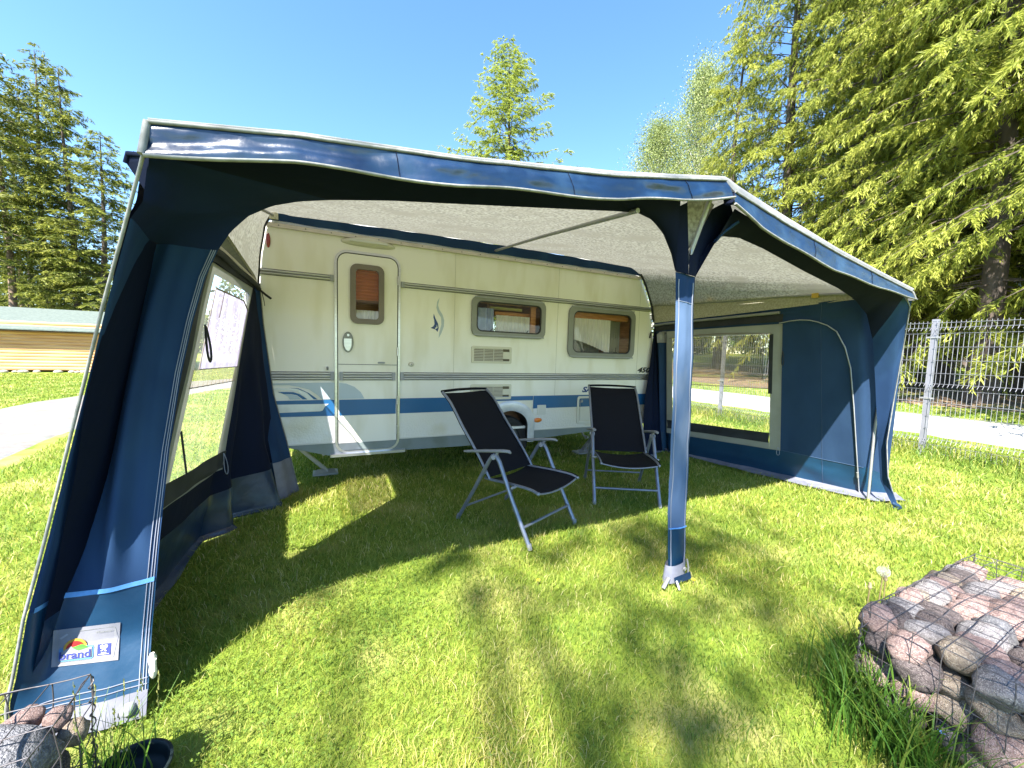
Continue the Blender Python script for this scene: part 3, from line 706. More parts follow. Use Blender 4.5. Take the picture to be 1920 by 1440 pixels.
decal([(3.10, .812), (3.565, .812), (3.565, .72), (3.06, .72), (3.06, .775)], 'stripe', YC - .0175, hb, 'hatch_stripe')
m = MB(); m.tube([(3.075, YC - .018, .795), (3.075, YC - .030, .795)], .018, 10); m.build('hatch_lock', M['grey_plastic'], hb)
# skirt, wheel arch, wheel
m = MB(); sk = [(-.42, .438), (.05, .300), (.10, .30), (.74, .312), (1.42, .305), (1.68, .31), (1.70, .438)]
m.poly(sk, [], cy(YC - .010), back=cy(YC + .012)); m.poly([(2.36, .438), (2.38, .325), (3.2, .372), (4.0, .41), (4.15, .438)], [], cy(YC - .010), back=cy(YC + .012)); m.build('skirt', M['skirt'], car)
m = MB(); m.poly([(.098, .358), (.669, .358), (.669, .432), (.098, .432)], [], cy(yd - .004)); m.build('door_skirt', M['skirt'], door)
for a, b in ((-.70, .062), (.706, 1.70), (2.36, 4.2)):
    m = MB(); m.box((a, YC - .016, .438), (b, YC - .0005, .452)); m.build('lower_trim', M['white_plastic'], car)
def arch(rx, rz, zc, x0, z0): return [(2.03 - rx, z0)] + [(2.03 - rx * math.cos(t), zc + rz * math.sin(t)) for t in np.linspace(0, PI, 25)] + [(2.03 + rx, z0)]
A1 = arch(.335, .27, .55, 0, .30); A2 = arch(.240, .20, .50, 0, .30)
m = MB(); n = len(A1)
def prof(k):  # cross-section of the arch moulding, outer to inner
    t = k / 6
    return [((A1[i][0] + (A2[i][0] - A1[i][0]) * t), YC - .012 - .016 * math.sin(PI * min(1, t * .9 + .05)) ** .35, A1[i][1] + (A2[i][1] - A1[i][1]) * t) for i in range(n)]
P6 = [prof(k) for k in range(7)]; P7 = [(A2[i][0], YC + .25, A2[i][1]) for i in range(n)]
for a, b in zip(P6, P6[1:]): m.add(a + b, [(i, i + 1, n + i + 1, n + i) for i in range(n - 1)], 0, True)
m.build('wheel_arch', M['decal_silver'], car)
m = MB(); m.add(P6[-1] + P7, [(i, i + 1, n + i + 1, n + i) for i in range(n - 1)], 0, True); m.build('arch_lining', M['black_plastic'], car)
m = MB(); m.box((1.72, YC + .26, .30), (2.34, YC + .28, .9)); m.build('wheel_well', M['black_plastic'], car)
def lathe(m, prof, c, n=36, mi=0):
    c = V(c); m.grid(lambda u, v: c + V((pl(prof, v)[0] * math.cos(2 * PI * u), pl(prof, v)[1], pl(prof, v)[0] * math.sin(2 * PI * u))), n, (len(prof) - 1) * 3, mi)
m = MB(); lathe(m, [(.19, .02, 0), (.24, .0, 0), (.295, .01, 0), (.31, .05, 0), (.31, .16, 0), (.29, .2, 0), (.19, .2, 0)], (2.02, YC + .05, .31)); tyre = m.build('tyre', M['tyre'], car)
m = MB(); lathe(m, [(.001, .02, 0), (.06, .02, 0), (.08, .05, 0), (.15, .03, 0), (.19, .04, 0)], (2.02, YC + .05, .31)); m.build('rim', M['rim'], car)
# corner steadies
def steady(x, dirx, y=4.72):
    m = MB(); fx = x
    m.tube([(fx - dirx * .36, y, .42), (fx + dirx * .0, y, .05)], .026, 4); m.tube([(fx - dirx * .34, y - .06, .42), (fx + dirx * .02, y - .06, .05)], .013, 4)
    m.tube([(fx - dirx * .02, y - .03, .25), (fx - dirx * .02, y - .09, .25)], .018, 8); m.tube([(fx + dirx * .10, y - .03, .38), (fx - dirx * .03, y - .03, .22)], .012, 6)
    m.box((fx - .13, y - .10, .015), (fx + .12, y + .07, .034)); m.add([(fx - .13, y - .1, .034), (fx + .12, y - .1, .034), (fx + .08, y - .03, .07), (fx - .09, y - .03, .07)], [(0, 1, 2, 3)])
    m.build('corner_steady', M['steel'], car)
steady(-.02, 1, 4.70); steady(3.32, -1, 4.55)
m = MB(); m.tube([(3.0, 4.9, .36), (3.0, 6.2, .36)], .03, 8); m.box((-.3, 4.75, .34), (4.0, 4.81, .44)); m.box((-.3, 5.9, .34), (4.0, 5.96, .44)); m.build('chassis', M['steel'], car)

# ------------------------------------------------------------------ awning
aw = thing('awning', 'open blue caravan awning with grey roof, side walls and a centre post', 'awning', (0, 0, 0))
CREST = [(-.524, 1.735, 2.119), (-.09, 1.675, 2.162), (.49, 1.605, 2.188), (1.25, 1.545, 2.275), (1.93, 1.51, 2.385), (1.99, 1.51, 2.385), (2.45, 1.565, 2.345), (3.39, 1.635, 2.238), (4.30, 1.70, 2.165), (4.92, 1.745, 2.120)]
PIP_L = [(-.526, 1.725, 2.114), (-.09, 1.665, 2.153), (.49, 1.593, 2.178), (1.246, 1.522, 2.248), (1.63, 1.503, 2.31), (1.950, 1.492, 2.366)]
BOT_L = [(-.532, 1.715, 2.007), (-.09, 1.650, 2.048), (.485, 1.575, 2.066), (1.254, 1.515, 2.139), (1.63, 1.500, 2.205), (2.010, 1.488, 2.285)]
PIP_R = [(2.035, 1.495, 2.325), (2.57, 1.548, 2.268), (3.305, 1.615, 2.205), (4.10, 1.675, 2.140), (4.87, 1.728, 2.080)]
BOT_R = [(2.018, 1.490, 2.252), (2.30, 1.515, 2.180), (2.62, 1.545, 2.137), (3.306, 1.612, 2.070), (4.10, 1.670, 2.035), (4.925, 1.722, 2.016)]
def ry(p, y):
    """slide a measured point along its sight line to depth y"""
    k = y / p[1]; return (p[0] * k, y, CAMZ + (p[2] - CAMZ) * k)
def fwd(p):
    k = interp(p[0], [-.53, .5, 1.95, 3.3, 4.9], [.865, .915, .955, .945, .935]); return ry(p, p[1] * k)
CREST, PIP_L, BOT_L, PIP_R, BOT_R = ([fwd(p) for p in L_] for L_ in (CREST, PIP_L, BOT_L, PIP_R, BOT_R))
crest = by_len(CREST)
# back edge of the roof: left side slope, caravan rail, right side slope
BACK = [(-.575, 4.285, 1.97), (-.555, 4.285, 2.25), (-.515, 4.285, 2.50), (-.46, 4.275, 2.615), (.4, 4.27, 2.635), (1.6, 4.27, 2.655), (2.8, 4.27, 2.655), (3.78, 4.27, 2.630), (3.965, 4.272, 2.57), (4.030, 4.272, 2.49), (4.122, 4.272, 2.325), (4.205, 4.272, 2.145)]
BT = [0, .03, .06, .09, .25, .42, .62, .84, .88, .91, .95, 1]
FT = [0, .004, .008, .02, .17, .36, .58, .90, .95, .975, .99, 1]
def backp(u):
    for i in range(len(BT) - 1):
        if u <= BT[i + 1]: return V(BACK[i]).lerp(V(BACK[i + 1]), (u - BT[i]) / (BT[i + 1] - BT[i]))
    return V(BACK[-1])
def roof(u, v):
    f = crest(interp(u, BT, FT)); b = backp(u)
    p = f.lerp(b, v)
    s = math.sin(PI * v)
    p.z -= .035 * s * math.sin(PI * min(1, max(0, (u - .06) / .86)))
    # tension wrinkles fanning out of the rear corners
    for (cu, sg) in ((.90, 1), (.075, -1)):
        d = (u - cu)
        w = math.exp(-((1 - v) / .35) ** 2) * math.exp(-(d / .10) ** 2)
        p.z += .010 * w * math.sin(24 * math.atan2(d * 4, 1.02 - v))
    p.z += .004 * s * nz(u * 9, v * 4, 1)
    return p
m = MB(); m.grid(roof, 120, 26); m.build('roof', M['roof'], aw)
# roof fabric rolls over the front bar down to the piping
def pipx(t):
    p = crest(t)
    if p.x <= PIP_L[-1][0]: q = by_len(PIP_L)(interp(p.x, [PIP_L[0][0], PIP_L[-1][0]], [0, 1]))
    elif p.x < PIP_R[0][0]: q = V(PIP_L[-1]).lerp(V(PIP_R[0]), (p.x - PIP_L[-1][0]) / (PIP_R[0][0] - PIP_L[-1][0]))
    else: q = by_len(PIP_R)(interp(p.x, [PIP_R[0][0], PIP_R[-1][0]], [0, 1]))
    return q
def roll(u, v):
    a = crest(u); b = pipx(u); q = a.lerp(b, v); b2 = V((0, -.012, .010)) * math.sin(PI * v); return q + b2
m = MB(); m.grid(roll, 140, 5); m.build('roof_front_roll', M['roof_top'], aw)
m = MB(); m.grid(lambda u, v: roof(1.0, u) + V((.075 * v, 0, .004 - .10 * v * v)), 30, 3); m.build('sun_block_flap', M['roof_top'], aw)  # added outside the roof edge to keep sun off the side strip
m = MB(); m.grid(lambda u, v: roof(0.0, lerp(.3, 1, u)) + V((-.075 * v, 0, .004 - .10 * v * v)), 24, 3); m.build('sun_block_flap', M['roof_top'], aw)  # left counterpart, added to stop sun leaking onto the caravan
# a thin outer coating sheet above the roof lining
def roof2(u, v): p = roof(u, v); p.z += .006; return p
# valances
def valance(top, bot, amp, seed, name):
    ft, fb = by_len(top), by_len(bot)
    def fn(u, v):
        a, b = ft(u), fb(u); p = a.lerp(b, v)
        x = p.x
        crumple = .018 * nz(x * 2.6, v * 1.4, seed) + .012 * nz(x * 7, v * 2.2, seed + 3) + .005 * abs(nz(x * 15, v * 4, seed + 7))
        p.y += -crumple * amp * math.sin(PI * min(1, v * .92 + .06)) - .010 * v
        p.z += .006 * math.sin(x * 9 + seed) * v * amp
        return p
    m = MB(); m.grid(fn, 200, 14); o = m.build(name, M['pvc'], aw)
    pts = [fn(i / 90, 1) for i in range(91)]; t = MB(); t.tube([p + V((0, -.003, 0)) for p in pts], .0085, 6, flat=.7); t.build('valance_trim', M['piping'], o)
    pts = [fn(i / 90, 0) for i in range(91)]; t = MB(); t.tube([p + V((0, -.003, .003)) for p in pts], .0062, 6); t.build('valance_piping', M['piping'], o)
    sm = MB()
    for k in (.29, .585, .87) if len(top) == 6 else (.34, .68): sm.tube([fn(k, i / 8) + V((0, -.0025, 0)) for i in range(9)], .0016, 4)
    sm.build('valance_seam', M['canvas_shaded'], o)
    return fn
valL = valance(PIP_L, BOT_L, 1.0, 2, 'valance'); valR = valance(PIP_R, BOT_R, .55, 9, 'valance')
m = MB()  # folded corner piece between the two valances
def corner(u, v):
    a = V(PIP_L[-1]).lerp(V(BOT_L[-1]), v); b = V(PIP_R[0]).lerp(V(BOT_R[0]), v); p = a.lerp(b, u); p.y += .05 * math.sin(PI * u); return p
m.grid(corner, 8, 6); m.build('valance_corner', M['canvas_shaded'], aw)
m = MB(); m.tube([V(CREST[0]) + V((-.004, -.008, .0)), V(BOT_L[0]) + V((-.008, -.006, 0))], .010, 6); m.build('corner_piping', M['piping'], aw)
m = MB(); m.tube([V(PIP_R[-1]) + V((.004, -.004, 0)), V(BOT_R[-1]) + V((.003, -.004, 0))], .010, 6); m.build('corner_piping', M['piping'], aw)

# front panel: left flap + arch + post sleeve + right arch + right flap
FLO = [(-.985, 1.83, .0), (-.974, 1.815, .171), (-.952, 1.81, .263), (-.913, 1.80, .467), (-.846, 1.79, .736), (-.779, 1.78, 1.023), (-.723, 1.77, 1.256), (-.657, 1.75, 1.522), (-.594, 1.74, 1.769), (-.532, 1.725, 2.009)]
AL = [(-.620, 1.800, .010), (-.595, 1.800, .337), (-.557, 1.790, .704), (-.518, 1.780, 1.021), (-.474, 1.770, 1.293), (-.433, 1.760, 1.485), (-.393, 1.755, 1.638), (-.354, 1.750, 1.736), (-.314, 1.745, 1.806), (-.258, 1.740, 1.870), (-.182, 1.730, 1.917), (-.094, 1.720, 1.946), (.015, 1.710, 1.969), (.230, 1.690, 2.001), (.490, 1.670, 2.031), (.866, 1.650, 2.078), (1.314, 1.630, 2.136), (1.467, 1.625, 2.153), (1.564, 1.620, 2.133), (1.649, 1.620, 2.075), (1.722, 1.625, 1.981), (1.769, 1.630, 1.886)]
AR = [(1.928, 1.630, 1.874), (1.950, 1.625, 1.991), (2.013, 1.625, 2.075), (2.124, 1.630, 2.136), (2.290, 1.635, 2.153), (2.552, 1.650, 2.129), (3.098, 1.680, 2.048), (3.572, 1.700, 1.985), (3.889, 1.720, 1.925), (4.144, 1.740, 1.824), (4.336, 1.760, 1.607), (4.485, 1.770, 1.228), (4.627, 1.770, .729), (4.765, 1.770, .306), (5.041, 1.750, .001)]
FRO = [(4.944, 1.735, 2.027), (4.845, 1.745, 1.528), (4.815, 1.760, 1.101), (4.802, 1.770, .666), (4.885, 1.760, .349), (5.080, 1.730, -.02)]
FLO = [ry(p, interp(p[2], [0, .26, .7, 1.2, 2.0], [1.83, 1.85, 1.87, 1.80, 1.50])) for p in FLO]
AR = [ry(p, y) for p, y in zip(AR, (1.63, 1.625, 1.625, 1.63, 1.635, 1.65, 1.69, 1.75, 1.82, 1.88, 1.91, 1.92, 1.92, 1.87, 1.75))]
AL = [ry(p, y) for p, y in zip(AL, (1.80, 1.93, 1.98, 2.0, 1.98, 1.96, 1.94, 1.91, 1.88, 1.85, 1.82, 1.78, 1.73, 1.69, 1.67, 1.65, 1.63, 1.625, 1.62, 1.62, 1.625, 1.63))]
FRO = [ry(p, interp(p[2], [.5, 2.03], [p[1], 1.63])) for p in FRO]
zL = [p[2] for p in FLO]; xL = [p[0] for p in FLO]; yL = [p[1] for p in FLO]
iz = [p[2] for p in AL[:8]]; ix = [p[0] for p in AL[:8]]; iy = [p[1] for p in AL[:8]]
ZT = AL[7][2]
def flap(u, z):
    """left flap below the arch; u 0 outer edge .. 1 inner edge"""
    xo, yo = interp(z, zL, xL), interp(z, zL, yL); xi, yi = interp(z, iz, ix), interp(z, iz, iy)
    t_ = min(1, u / .27); t_ = t_ * t_ * (3 - 2 * t_)
    y = lerp(yo, yi, t_); ax_, bx_ = xo / yo, xi / yi; x = lerp(ax_, bx_, u) * y
    k = interp(z, [0, .25, .6, 1.2, 1.75], [.35, .55, 1, .9, .25])
    lean = u + .10 * (z - .8)
    fold = .050 * math.exp(-((lean - .62) / .17) ** 2) - .040 * math.exp(-((lean - .30) / .13) ** 2) + .022 * math.exp(-((lean - .10) / .09) ** 2) + .012 * math.sin(lean * 23 + z)
    edge = math.sin(PI * min(1, max(0, u))) ** .5
    y -= fold * k * edge * interp(z, [0, .22, .26, .42, .70], [.3, .2, .08, .10, 1])
    return V((x, y, z))
m = MB()
m.grid(lambda u, v: flap(u, lerp(.03, ZT, v)), 40, 70, mfn=lambda u, v: 1 if v < .247 else 0)
lf = m.build('front_flap', [M['canvas'], M['skirt_blue']], aw)
# arch fascia: from the top of the left flap across to the post, outer edge tucked behind the valance
def fasc(inner, outer, nu, nv, name, fold=.0, mat='canvas_shaded', back=.05):
    fi, fo = by_len(inner), by_len(outer)
    def fn(u, v):
        p = fi(u).lerp(fo(u), v); p.y -= fold * math.sin(PI * v) * math.sin(u * 20); return p
    m = MB(); m.grid(fn, nu, nv); return m.build(name, M[mat], aw), fn
HID_L = [flap(0, ZT), V(ry((-.555, 1.75, 1.87), 1.54)), V(ry((-.535, 1.74, 2.00), 1.53)), V(ry((-.50, 1.74, 2.07), 1.54)), V(ry((-.30, 1.72, 2.09), 1.54)), V(ry((-.09, 1.70, 2.11), 1.54)), V(ry((.49, 1.64, 2.135), 1.52)), V(ry((.9, 1.61, 2.18), 1.51)), V(ry((1.25, 1.58, 2.215), 1.50)), V(ry((1.56, 1.565, 2.26), 1.49)), V(ry((1.70, 1.56, 2.29), 1.49))]
INN_L = [V(p) for p in AL[7:]]
# param so that the corner and the arch correspond: sample inner and outer separately
tl = [0, .10, .18, .27, .40, .52, .66, .76, .86, .94, 1.0]
fi = by_len(INN_L[:12])
def fascL(u, v):
    inn = by_len(INN_L)(u)
    i = 0
    while i < len(tl) - 2 and u > tl[i + 1]: i += 1
    o = V(HID_L[i]).lerp(V(HID_L[i + 1]), (u - tl[i]) / (tl[i + 1] - tl[i]))
    if u < .0001:
        f = flap(1 - v, ZT); return f
    p = inn.lerp(o, v)
    if u < .2:
        f = flap(1 - v, ZT); d = f - V(AL[7]).lerp(V(HID_L[0]), v); p += d * (1 - u / .2)
    return p
m = MB(); m.grid(fascL, 90, 10, mfn=lambda u, v: 1 if u < .211 else 0); m.build('arch_fascia', [M['canvas_shaded'], M['flap_top']], aw)
OUT_R = [V(ry(p, y)) for p, y in (((2.13, 1.56, 2.275), 1.49), ((2.25, 1.565, 2.255), 1.50), ((2.62, 1.59, 2.205), 1.53), ((3.31, 1.65, 2.14), 1.58), ((4.1, 1.70, 2.075), 1.62), ((4.55, 1.73, 2.045), 1.64), ((4.80, 1.75, 2.03), 1.65), ((4.90, 1.75, 1.95), 1.66), ((4.86, 1.75, 1.60), 1.74), ((4.815, 1.76, 1.10), 1.81))] + [ V(ry((4.805, 1.775, .66), 1.83)), V(ry((4.90, 1.775, .33), 1.80)), V((5.09, 1.745, -.01))]
ta = [0, .05, .16, .33, .50, .58, .64, .68, .74, .82, .90, .95, 1.0]
fr_ = by_len([V(p) for p in AR])
def fascR(u, v):
    inn = fr_(u); i = 0
    while i < len(ta) - 2 and u > ta[i + 1]: i += 1
    o = OUT_R[i].lerp(OUT_R[i + 1], (u - ta[i]) / (ta[i + 1] - ta[i])); p = inn.lerp(o, v)
    if u > .62: p.y -= .025 * math.sin(PI * v) * min(1, (u - .62) / .1) * (1 + .4 * math.sin(v * 9 + u * 4))
    return p
m = MB(); m.grid(fascR, 110, 10, mfn=lambda u, v: 1 if u > .64 else 0); m.build('arch_fascia', [M['canvas_shaded'], M['canvas']], aw)
# right outer edge piping, left outer edge piping
def side_piping(pts, r=.0048):
    m = MB(); m.tube([V(p) for p in pts], r, 6); m.build('edge_piping', M['piping'], aw)
side_piping([fascR(t, 1) + V((.006, -.008, 0)) for t in np.linspace(.645, .995, 40)])
side_piping([V(BOT_L[0]) + V((-.006, .0, 0))] + [flap(0, z) + V((-.006, -.006, 0)) for z in np.linspace(1.90, .05, 44)])
# post sleeve
PL = [(1.769, 1.630, 1.886), (1.795, 1.635, 1.741), (1.824, 1.650, 1.315), (1.866, 1.670, .831), (1.886, 1.680, .460), (1.934, 1.690, .068)]
PR = [(1.928, 1.630, 1.874), (1.932, 1.635, 1.753), (1.978, 1.650, 1.316), (2.026, 1.670, .818), (2.049, 1.680, .435), (2.075, 1.690, .065)]
fl_, fr2 = by_len(PL), by_len(PR)
def sleeve(u, v):
    a, b = fl_(v), fr2(v); t = 2 * u if u < .5 else 2 - 2 * u
    p = a.lerp(b, t); d = .024 if u < .5 else -.024
    p.y -= d * math.sin(PI * t) * .5 * (1 + .3 * nz(v * 7, u * 3, 2)) + .010 * nz(v * 6, t * 2.2, 7) + .004 * nz(v * 17, t * 5, 3)
    return p
m = MB(); m.grid(sleeve, 24, 60, mfn=lambda u, v: 1 if v > .845 else (2 if v < .085 else 0))
ps = m.build('post_sleeve', [M['canvas_pale'], M['skirt_blue'], M['canvas']], aw)
m = MB()
for e in (.06, .44): m.tube([sleeve(e, v) + V((0, -.002, 0)) for v in np.linspace(.02, .995, 40)], .0032, 5)
m.build('sleeve_seam', M['thread'], ps)
m = MB(); m.tube([sleeve(u, .845) + V((0, -.004, 0)) for u in np.linspace(0.02, .48, 8)], .007, 5, flat=.5); m.build('sleeve_band', M['light_blue'], ps)
m = MB(); m.tube([sleeve(u, .085) + V((0, -.002, 0)) for u in np.linspace(0.02, .48, 8)], .0016, 4); m.build('sleeve_stitch', M['thread'], ps)
# where the two fascias meet over the post: left and right wings and the pale gusset between them
def wing(inner_pts, outer_pts, name):
    a, b = by_len(inner_pts), by_len(outer_pts); m = MB(); m.grid(lambda u, v: a(u).lerp(b(u), v) + V((0, -.004 - .006 * math.sin(PI * v), 0)), 24, 6); return m.build(name, M['canvas_shaded'], aw)
wing([(1.769, 1.630, 1.886), (1.722, 1.625, 1.981), (1.649, 1.62, 2.075), (1.564, 1.62, 2.133)], [(1.848, 1.612, 1.875), (1.832, 1.607, 2.00), (1.808, 1.60, 2.12), (1.740, 1.555, 2.235)], 'post_wing')
wing([(1.928, 1.630, 1.874), (1.950, 1.625, 1.991), (2.013, 1.625, 2.075), (2.124, 1.630, 2.136), (2.25, 1.634, 2.15)], [(1.848, 1.612, 1.875), (1.838, 1.607, 2.00), (1.886, 1.603, 2.085), (1.950, 1.568, 2.243), (2.02, 1.52, 2.285), ry((2.14, 1.585, 2.275), 1.495)], 'post_wing')
m = MB(); m.add([(1.849, 1.632, 2.010), (1.79, 1.600, 2.290), (1.985, 1.580, 2.275), (1.90, 1.615, 2.08), (1.88, 1.57, 2.30)], [(0, 3, 4, 1), (3, 2, 4)]); m.build('post_gusset', M['roof'], aw)
m = MB(); m.tube([(1.848, 1.600, 1.985), (1.848, 1.598, 2.00), (1.849, 1.6, 2.015)], .006, 6); m.build('zip_pull', M['steel'], aw)
m = MB(); m.tube([(2.01, 1.585, 2.072), (2.05, 1.56, 2.13), ry((2.16, 1.55, 2.205), 1.50)], .009, 6); m.build('rolled_cord', M['canvas'], aw)
# upright and roof poles
m = MB(); m.tube([(2.002, 1.70, .01), (1.86, 1.655, 1.9), (1.86, 1.50, 2.28)], .014, 8); m.tube([(1.975, 1.695, .012), (2.04, 1.695, .012)], .02, 6); m.build('centre_pole', M['steel'], aw)
m = MB(); m.tube([(1.752, 4.24, 2.575), (1.60, 2.9, 2.37), (1.41, 1.56, 2.135)], .0125, 8); m.build('roof_pole', M['steel'], aw)
m = MB(); m.tube([(-.44, 4.24, 2.585), (-.46, 2.9, 2.28), (-.40, 1.56, 1.99)], .0125, 8); m.build('roof_pole', M['steel'], aw)
m = MB(); m.tube([(4.245, 4.26, 2.225), (4.39, 3.1, 2.140), (4.53, 2.03, 2.072), (4.55, 1.75, 2.05)], .012, 8); rp = m.build('roof_pole', M['steel'], aw)
for x, y, z in ((4.345, 3.407, 2.160), (4.49, 2.323, 2.088)):
    m = MB(); m.box((x - .014, y - .03, z - .025), (x + .014, y + .03, z + .02)); m.build('pole_clip', M['clip_yellow'], rp)
m = MB(); m.tube([V(fwd((a, b, c))) + V((0, .05, -.02)) for a, b, c in ((-.50, 1.735, 2.10), (.49, 1.61, 2.17), (1.95, 1.51, 2.36), (3.39, 1.64, 2.22), (4.86, 1.745, 2.10))], .0125, 8); m.build('front_bar', M['steel'], aw)
m = MB(); m.tube([(4.78, 1.87, 1.96), (5.05, 1.95, 1.2), (5.045, 1.96, .7), (5.035, 1.95, .02)], .012, 8); m.build('corner_pole', M['steel'], aw)
m = MB(); m.box((-.47, 4.235, 2.555), (-.40, 4.29, 2.615)); m.tube([(-.435, 4.24, 2.60), (-.435, 4.22, 2.56)], .02, 8); m.build('pole_bracket', M['cream_plastic'], aw)
m = MB()
def keder(u, v):
    x = lerp(-.47, 3.985, u); zt = interp(x, [-.47, .4, 1.6, 2.8, 3.8, 3.985], [2.612, 2.632, 2.652, 2.652, 2.632, 2.585]); return (x, 4.262 + .008 * math.sin(x * 5), lerp(2.545 if x < 3.9 else 2.54, zt, v) + .003 * math.sin(x * 14))
m.grid(keder, 80, 3); m.build('keder_band', M['canvas'], aw)
m = MB(); m.tube([V(BACK[i]) + V((.004 if i < 4 else -.012, -.012, -.012)) for i in (0, 1, 2, 3)], .010, 6); m.build('edge_foam', M['black_fab'], aw)
m = MB(); m.tube([V(BACK[i]) + V((.0, -.012, -.008)) for i in (8, 9, 10, 11)] + [V((4.250, 4.258, 1.92))], .015, 6); m.build('edge_foam', M['black_fab'], aw)

# ---- side walls: a grid of columns (along the wall) and rows (height), with a hole for the window
def wall_fn(cols, rowz_free=None):
    def fn(s, t):
        """s in 0..ncol-1, t in 0..nrow-1"""
        i = min(int(s), len(cols) - 2); f = s - i
        a = cols[i]; b = cols[i + 1]; j = min(int(t), len(a) - 2); g = t - j
        return V(a[j]).lerp(V(a[j + 1]), g).lerp(V(b[j]).lerp(V(b[j + 1]), g), f)
    return fn
LC = [[(-.985, 1.86, 0), (-.865, 1.90, .68), (-.59, 1.66, 1.70), (-.465, 1.53, 1.955)],
      [(-.89, 2.30, 0), (-.735, 2.37, .64), (-.575, 2.70, 1.84), (-.555, 2.74, 2.03)],
      [(-.83, 3.32, 0), (-.735, 3.43, .53), (-.575, 3.95, 1.88), (-.570, 3.97, 1.985)],
      [(-.35, 4.08, 0), (-.44, 4.16, .58), (-.565, 4.26, 1.86), (-.575, 4.275, 1.96)]]
lw = wall_fn(LC)
def lwf(s, t, off=0.0):
    p = lw(s, t)
    k = max(0, s - 2)
    p.x += k * (1 - k) * 4 * .10 * math.sin(k * 11 + t * .6) * max(0, 1.6 - t) - k * .02
    if s < 1: p.x -= .03 * math.sin(PI * s) * max(0, 1 - t)
    p.x += .012 * nz(s * 3, t * 3, 5) * (1 if t < 1 or s < 1 or s > 2 else .4)
    return p + V((off, 0, 0))
m = MB()
NU, NV = 90, 66
m.grid(lambda u, v: lwf(u * 3, v * 3), NU, NV, skip=lambda u, v: 1.0 < u * 3 < 2.0 and 1.0 < v * 3 < 2.0, mfn=lambda u, v: 1 if v * 3 < .60 else 0)
lwo = m.build('side_wall', [M['canvas_shaded'], M['pvc']], aw)
def band(fn, s0, s1, t0, t1, off, mat, name, parent, nu=16, nv=16, wob=0.0):
    m = MB(); m.grid(lambda u, v: fn(lerp(s0, s1, u), lerp(t0, t1, v), off + (wob * math.sin(9 * u + 5 * v) if wob else 0)), nu, nv); return m.build(name, M[mat], parent)
fwn = MB()
def ring(fn, s0, s1, t0, t1, ws, wt, off, mat, parent, name='window_border'):
    m = MB()
    for a, b, c, d in ((s0, s0 + ws, t0, t1), (s1 - ws, s1, t0, t1), (s0 + ws, s1 - ws, t0, t0 + wt), (s0 + ws, s1 - ws, t1 - wt, t1)):
        m.grid(lambda u, v: fn(lerp(a, b, u), lerp(c, d, v), off), 10, 10)
    return m.build(name, M[mat], parent)
ring(lwf, .94, 2.06, .90, 2.06, .12, .10, .006, 'border', lwo)
band(lwf, 1.0, 2.0, 1.0, 2.0, .0, 'foil', 'window_foil', lwo, 20, 20)
# lilac half curtain hung inside the window, gathered edge below it
def lil(u, v):
    s = lerp(1.10, 1.97, u); t = lerp(1.52, 1.90 - .05 * max(0, (u - .75) / .25), v); p = lwf(s, t, .012); p.x += .005 * math.sin(u * 40) * (1 - v); return p
m = MB(); m.grid(lil, 50, 12); m.build('window_curtain', M['lilac'], lwo)
def lil2(u, v):
    s = lerp(1.02, 1.97, u); t = lerp(1.44, 1.52, v); p = lwf(s, t, .012); p.x += .007 * math.sin(u * 70) * (1 - v); return p
m = MB(); m.grid(lil2, 70, 4); m.build('curtain_frill', M['flynet2'], lwo)
m = MB(); m.tube([lil(i / 20, 1) + V((.004, 0, 0)) for i in range(21)], .006, 5); m.tube([lil(i / 20, 0) + V((.004, 0, 0)) for i in range(21)], .0035, 5); m.tube([lil2(i / 20, 0) + V((.004, 0, 0)) for i in range(21)], .0035, 5); m.tube([lil(.0, i / 10) + V((.004, 0, 0)) for i in range(11)], .003, 5); m.tube([lil(.17, i / 10 * .35 + .65) + V((.006, 0, 0)) for i in range(11)], .003, 5); m.build('curtain_edge', M['wf_brown'], lwo)
band(lwf, .62, .94, .70, 2.25, .008, 'black_fab', 'zip_flap', lwo, 8, 20)
band(lwf, .70, 2.06, 2.08, 2.42, .012, 'black_fab', 'rolled_blind', lwo, 20, 4, .004)
band(lwf, .98, 2.05, .93, 1.06, .014, 'black_fab', 'rolled_flap', lwo, 20, 4, .006)
m = MB(); m.tube([lwf(s, 2.36, .03 + .004 * math.sin(s * 8)) for s in np.linspace(.66, 2.65, 24)], .020, 8, flat=.8); m.build('blind_roll', M['black_fab'], lwo)
m = MB(); m.tube([lwf(s, lerp(2.5, 2.72, (s - .75) / 2.0), .018) for s in np.linspace(.75, 2.35, 24)], .016, 8); m.build('tan_blind_roll', M['pink_rail'], lwo)
m = MB(); m.tube([(-.545, 4.20, 1.90), (-.50, 4.15, 1.86), (-.455, 4.12, 1.825)], .011, 6); m.tube([(-.53, 4.18, 1.88), (-.51, 4.15, 1.80), (-.505, 4.14, 1.76)], .007, 6, flat=.4); m.build('tie_strap', M['black_fab'], lwo)
def loop(fn, s, t, off, ln, w, parent, mat='black_fab', r=.004, dt=0):
    p = fn(s, t, off); ax = (fn(s + .05, t, off) - p).normalized(); dn = V((.04, 0, -1)).normalized()
    pts = [p + ax * w * math.sin(2 * PI * q / 16) * math.sin(PI * q / 16) + dn * ln * (1 - math.cos(2 * PI * q / 16)) / 2 + V((.012 * math.sin(PI * q / 16), 0, 0)) for q in range(17)]
    m = MB(); m.tube(pts, r, 5); return m.build('strap_loop', M[mat], parent)
loop(lwf, 1.03, 1.72, .02, .20, .05, lwo, r=.006); loop(lwf, 2.02, 1.05, .02, .16, .02, lwo, 'thread', .003)
m = MB(); m.tube([lwf(1.02, 1.26, .02), lwf(1.10, 1.16, .03), lwf(1.22, 1.06, .03)], .013, 6, flat=.3); m.build('hold_strap', M['black_fab'], lwo)
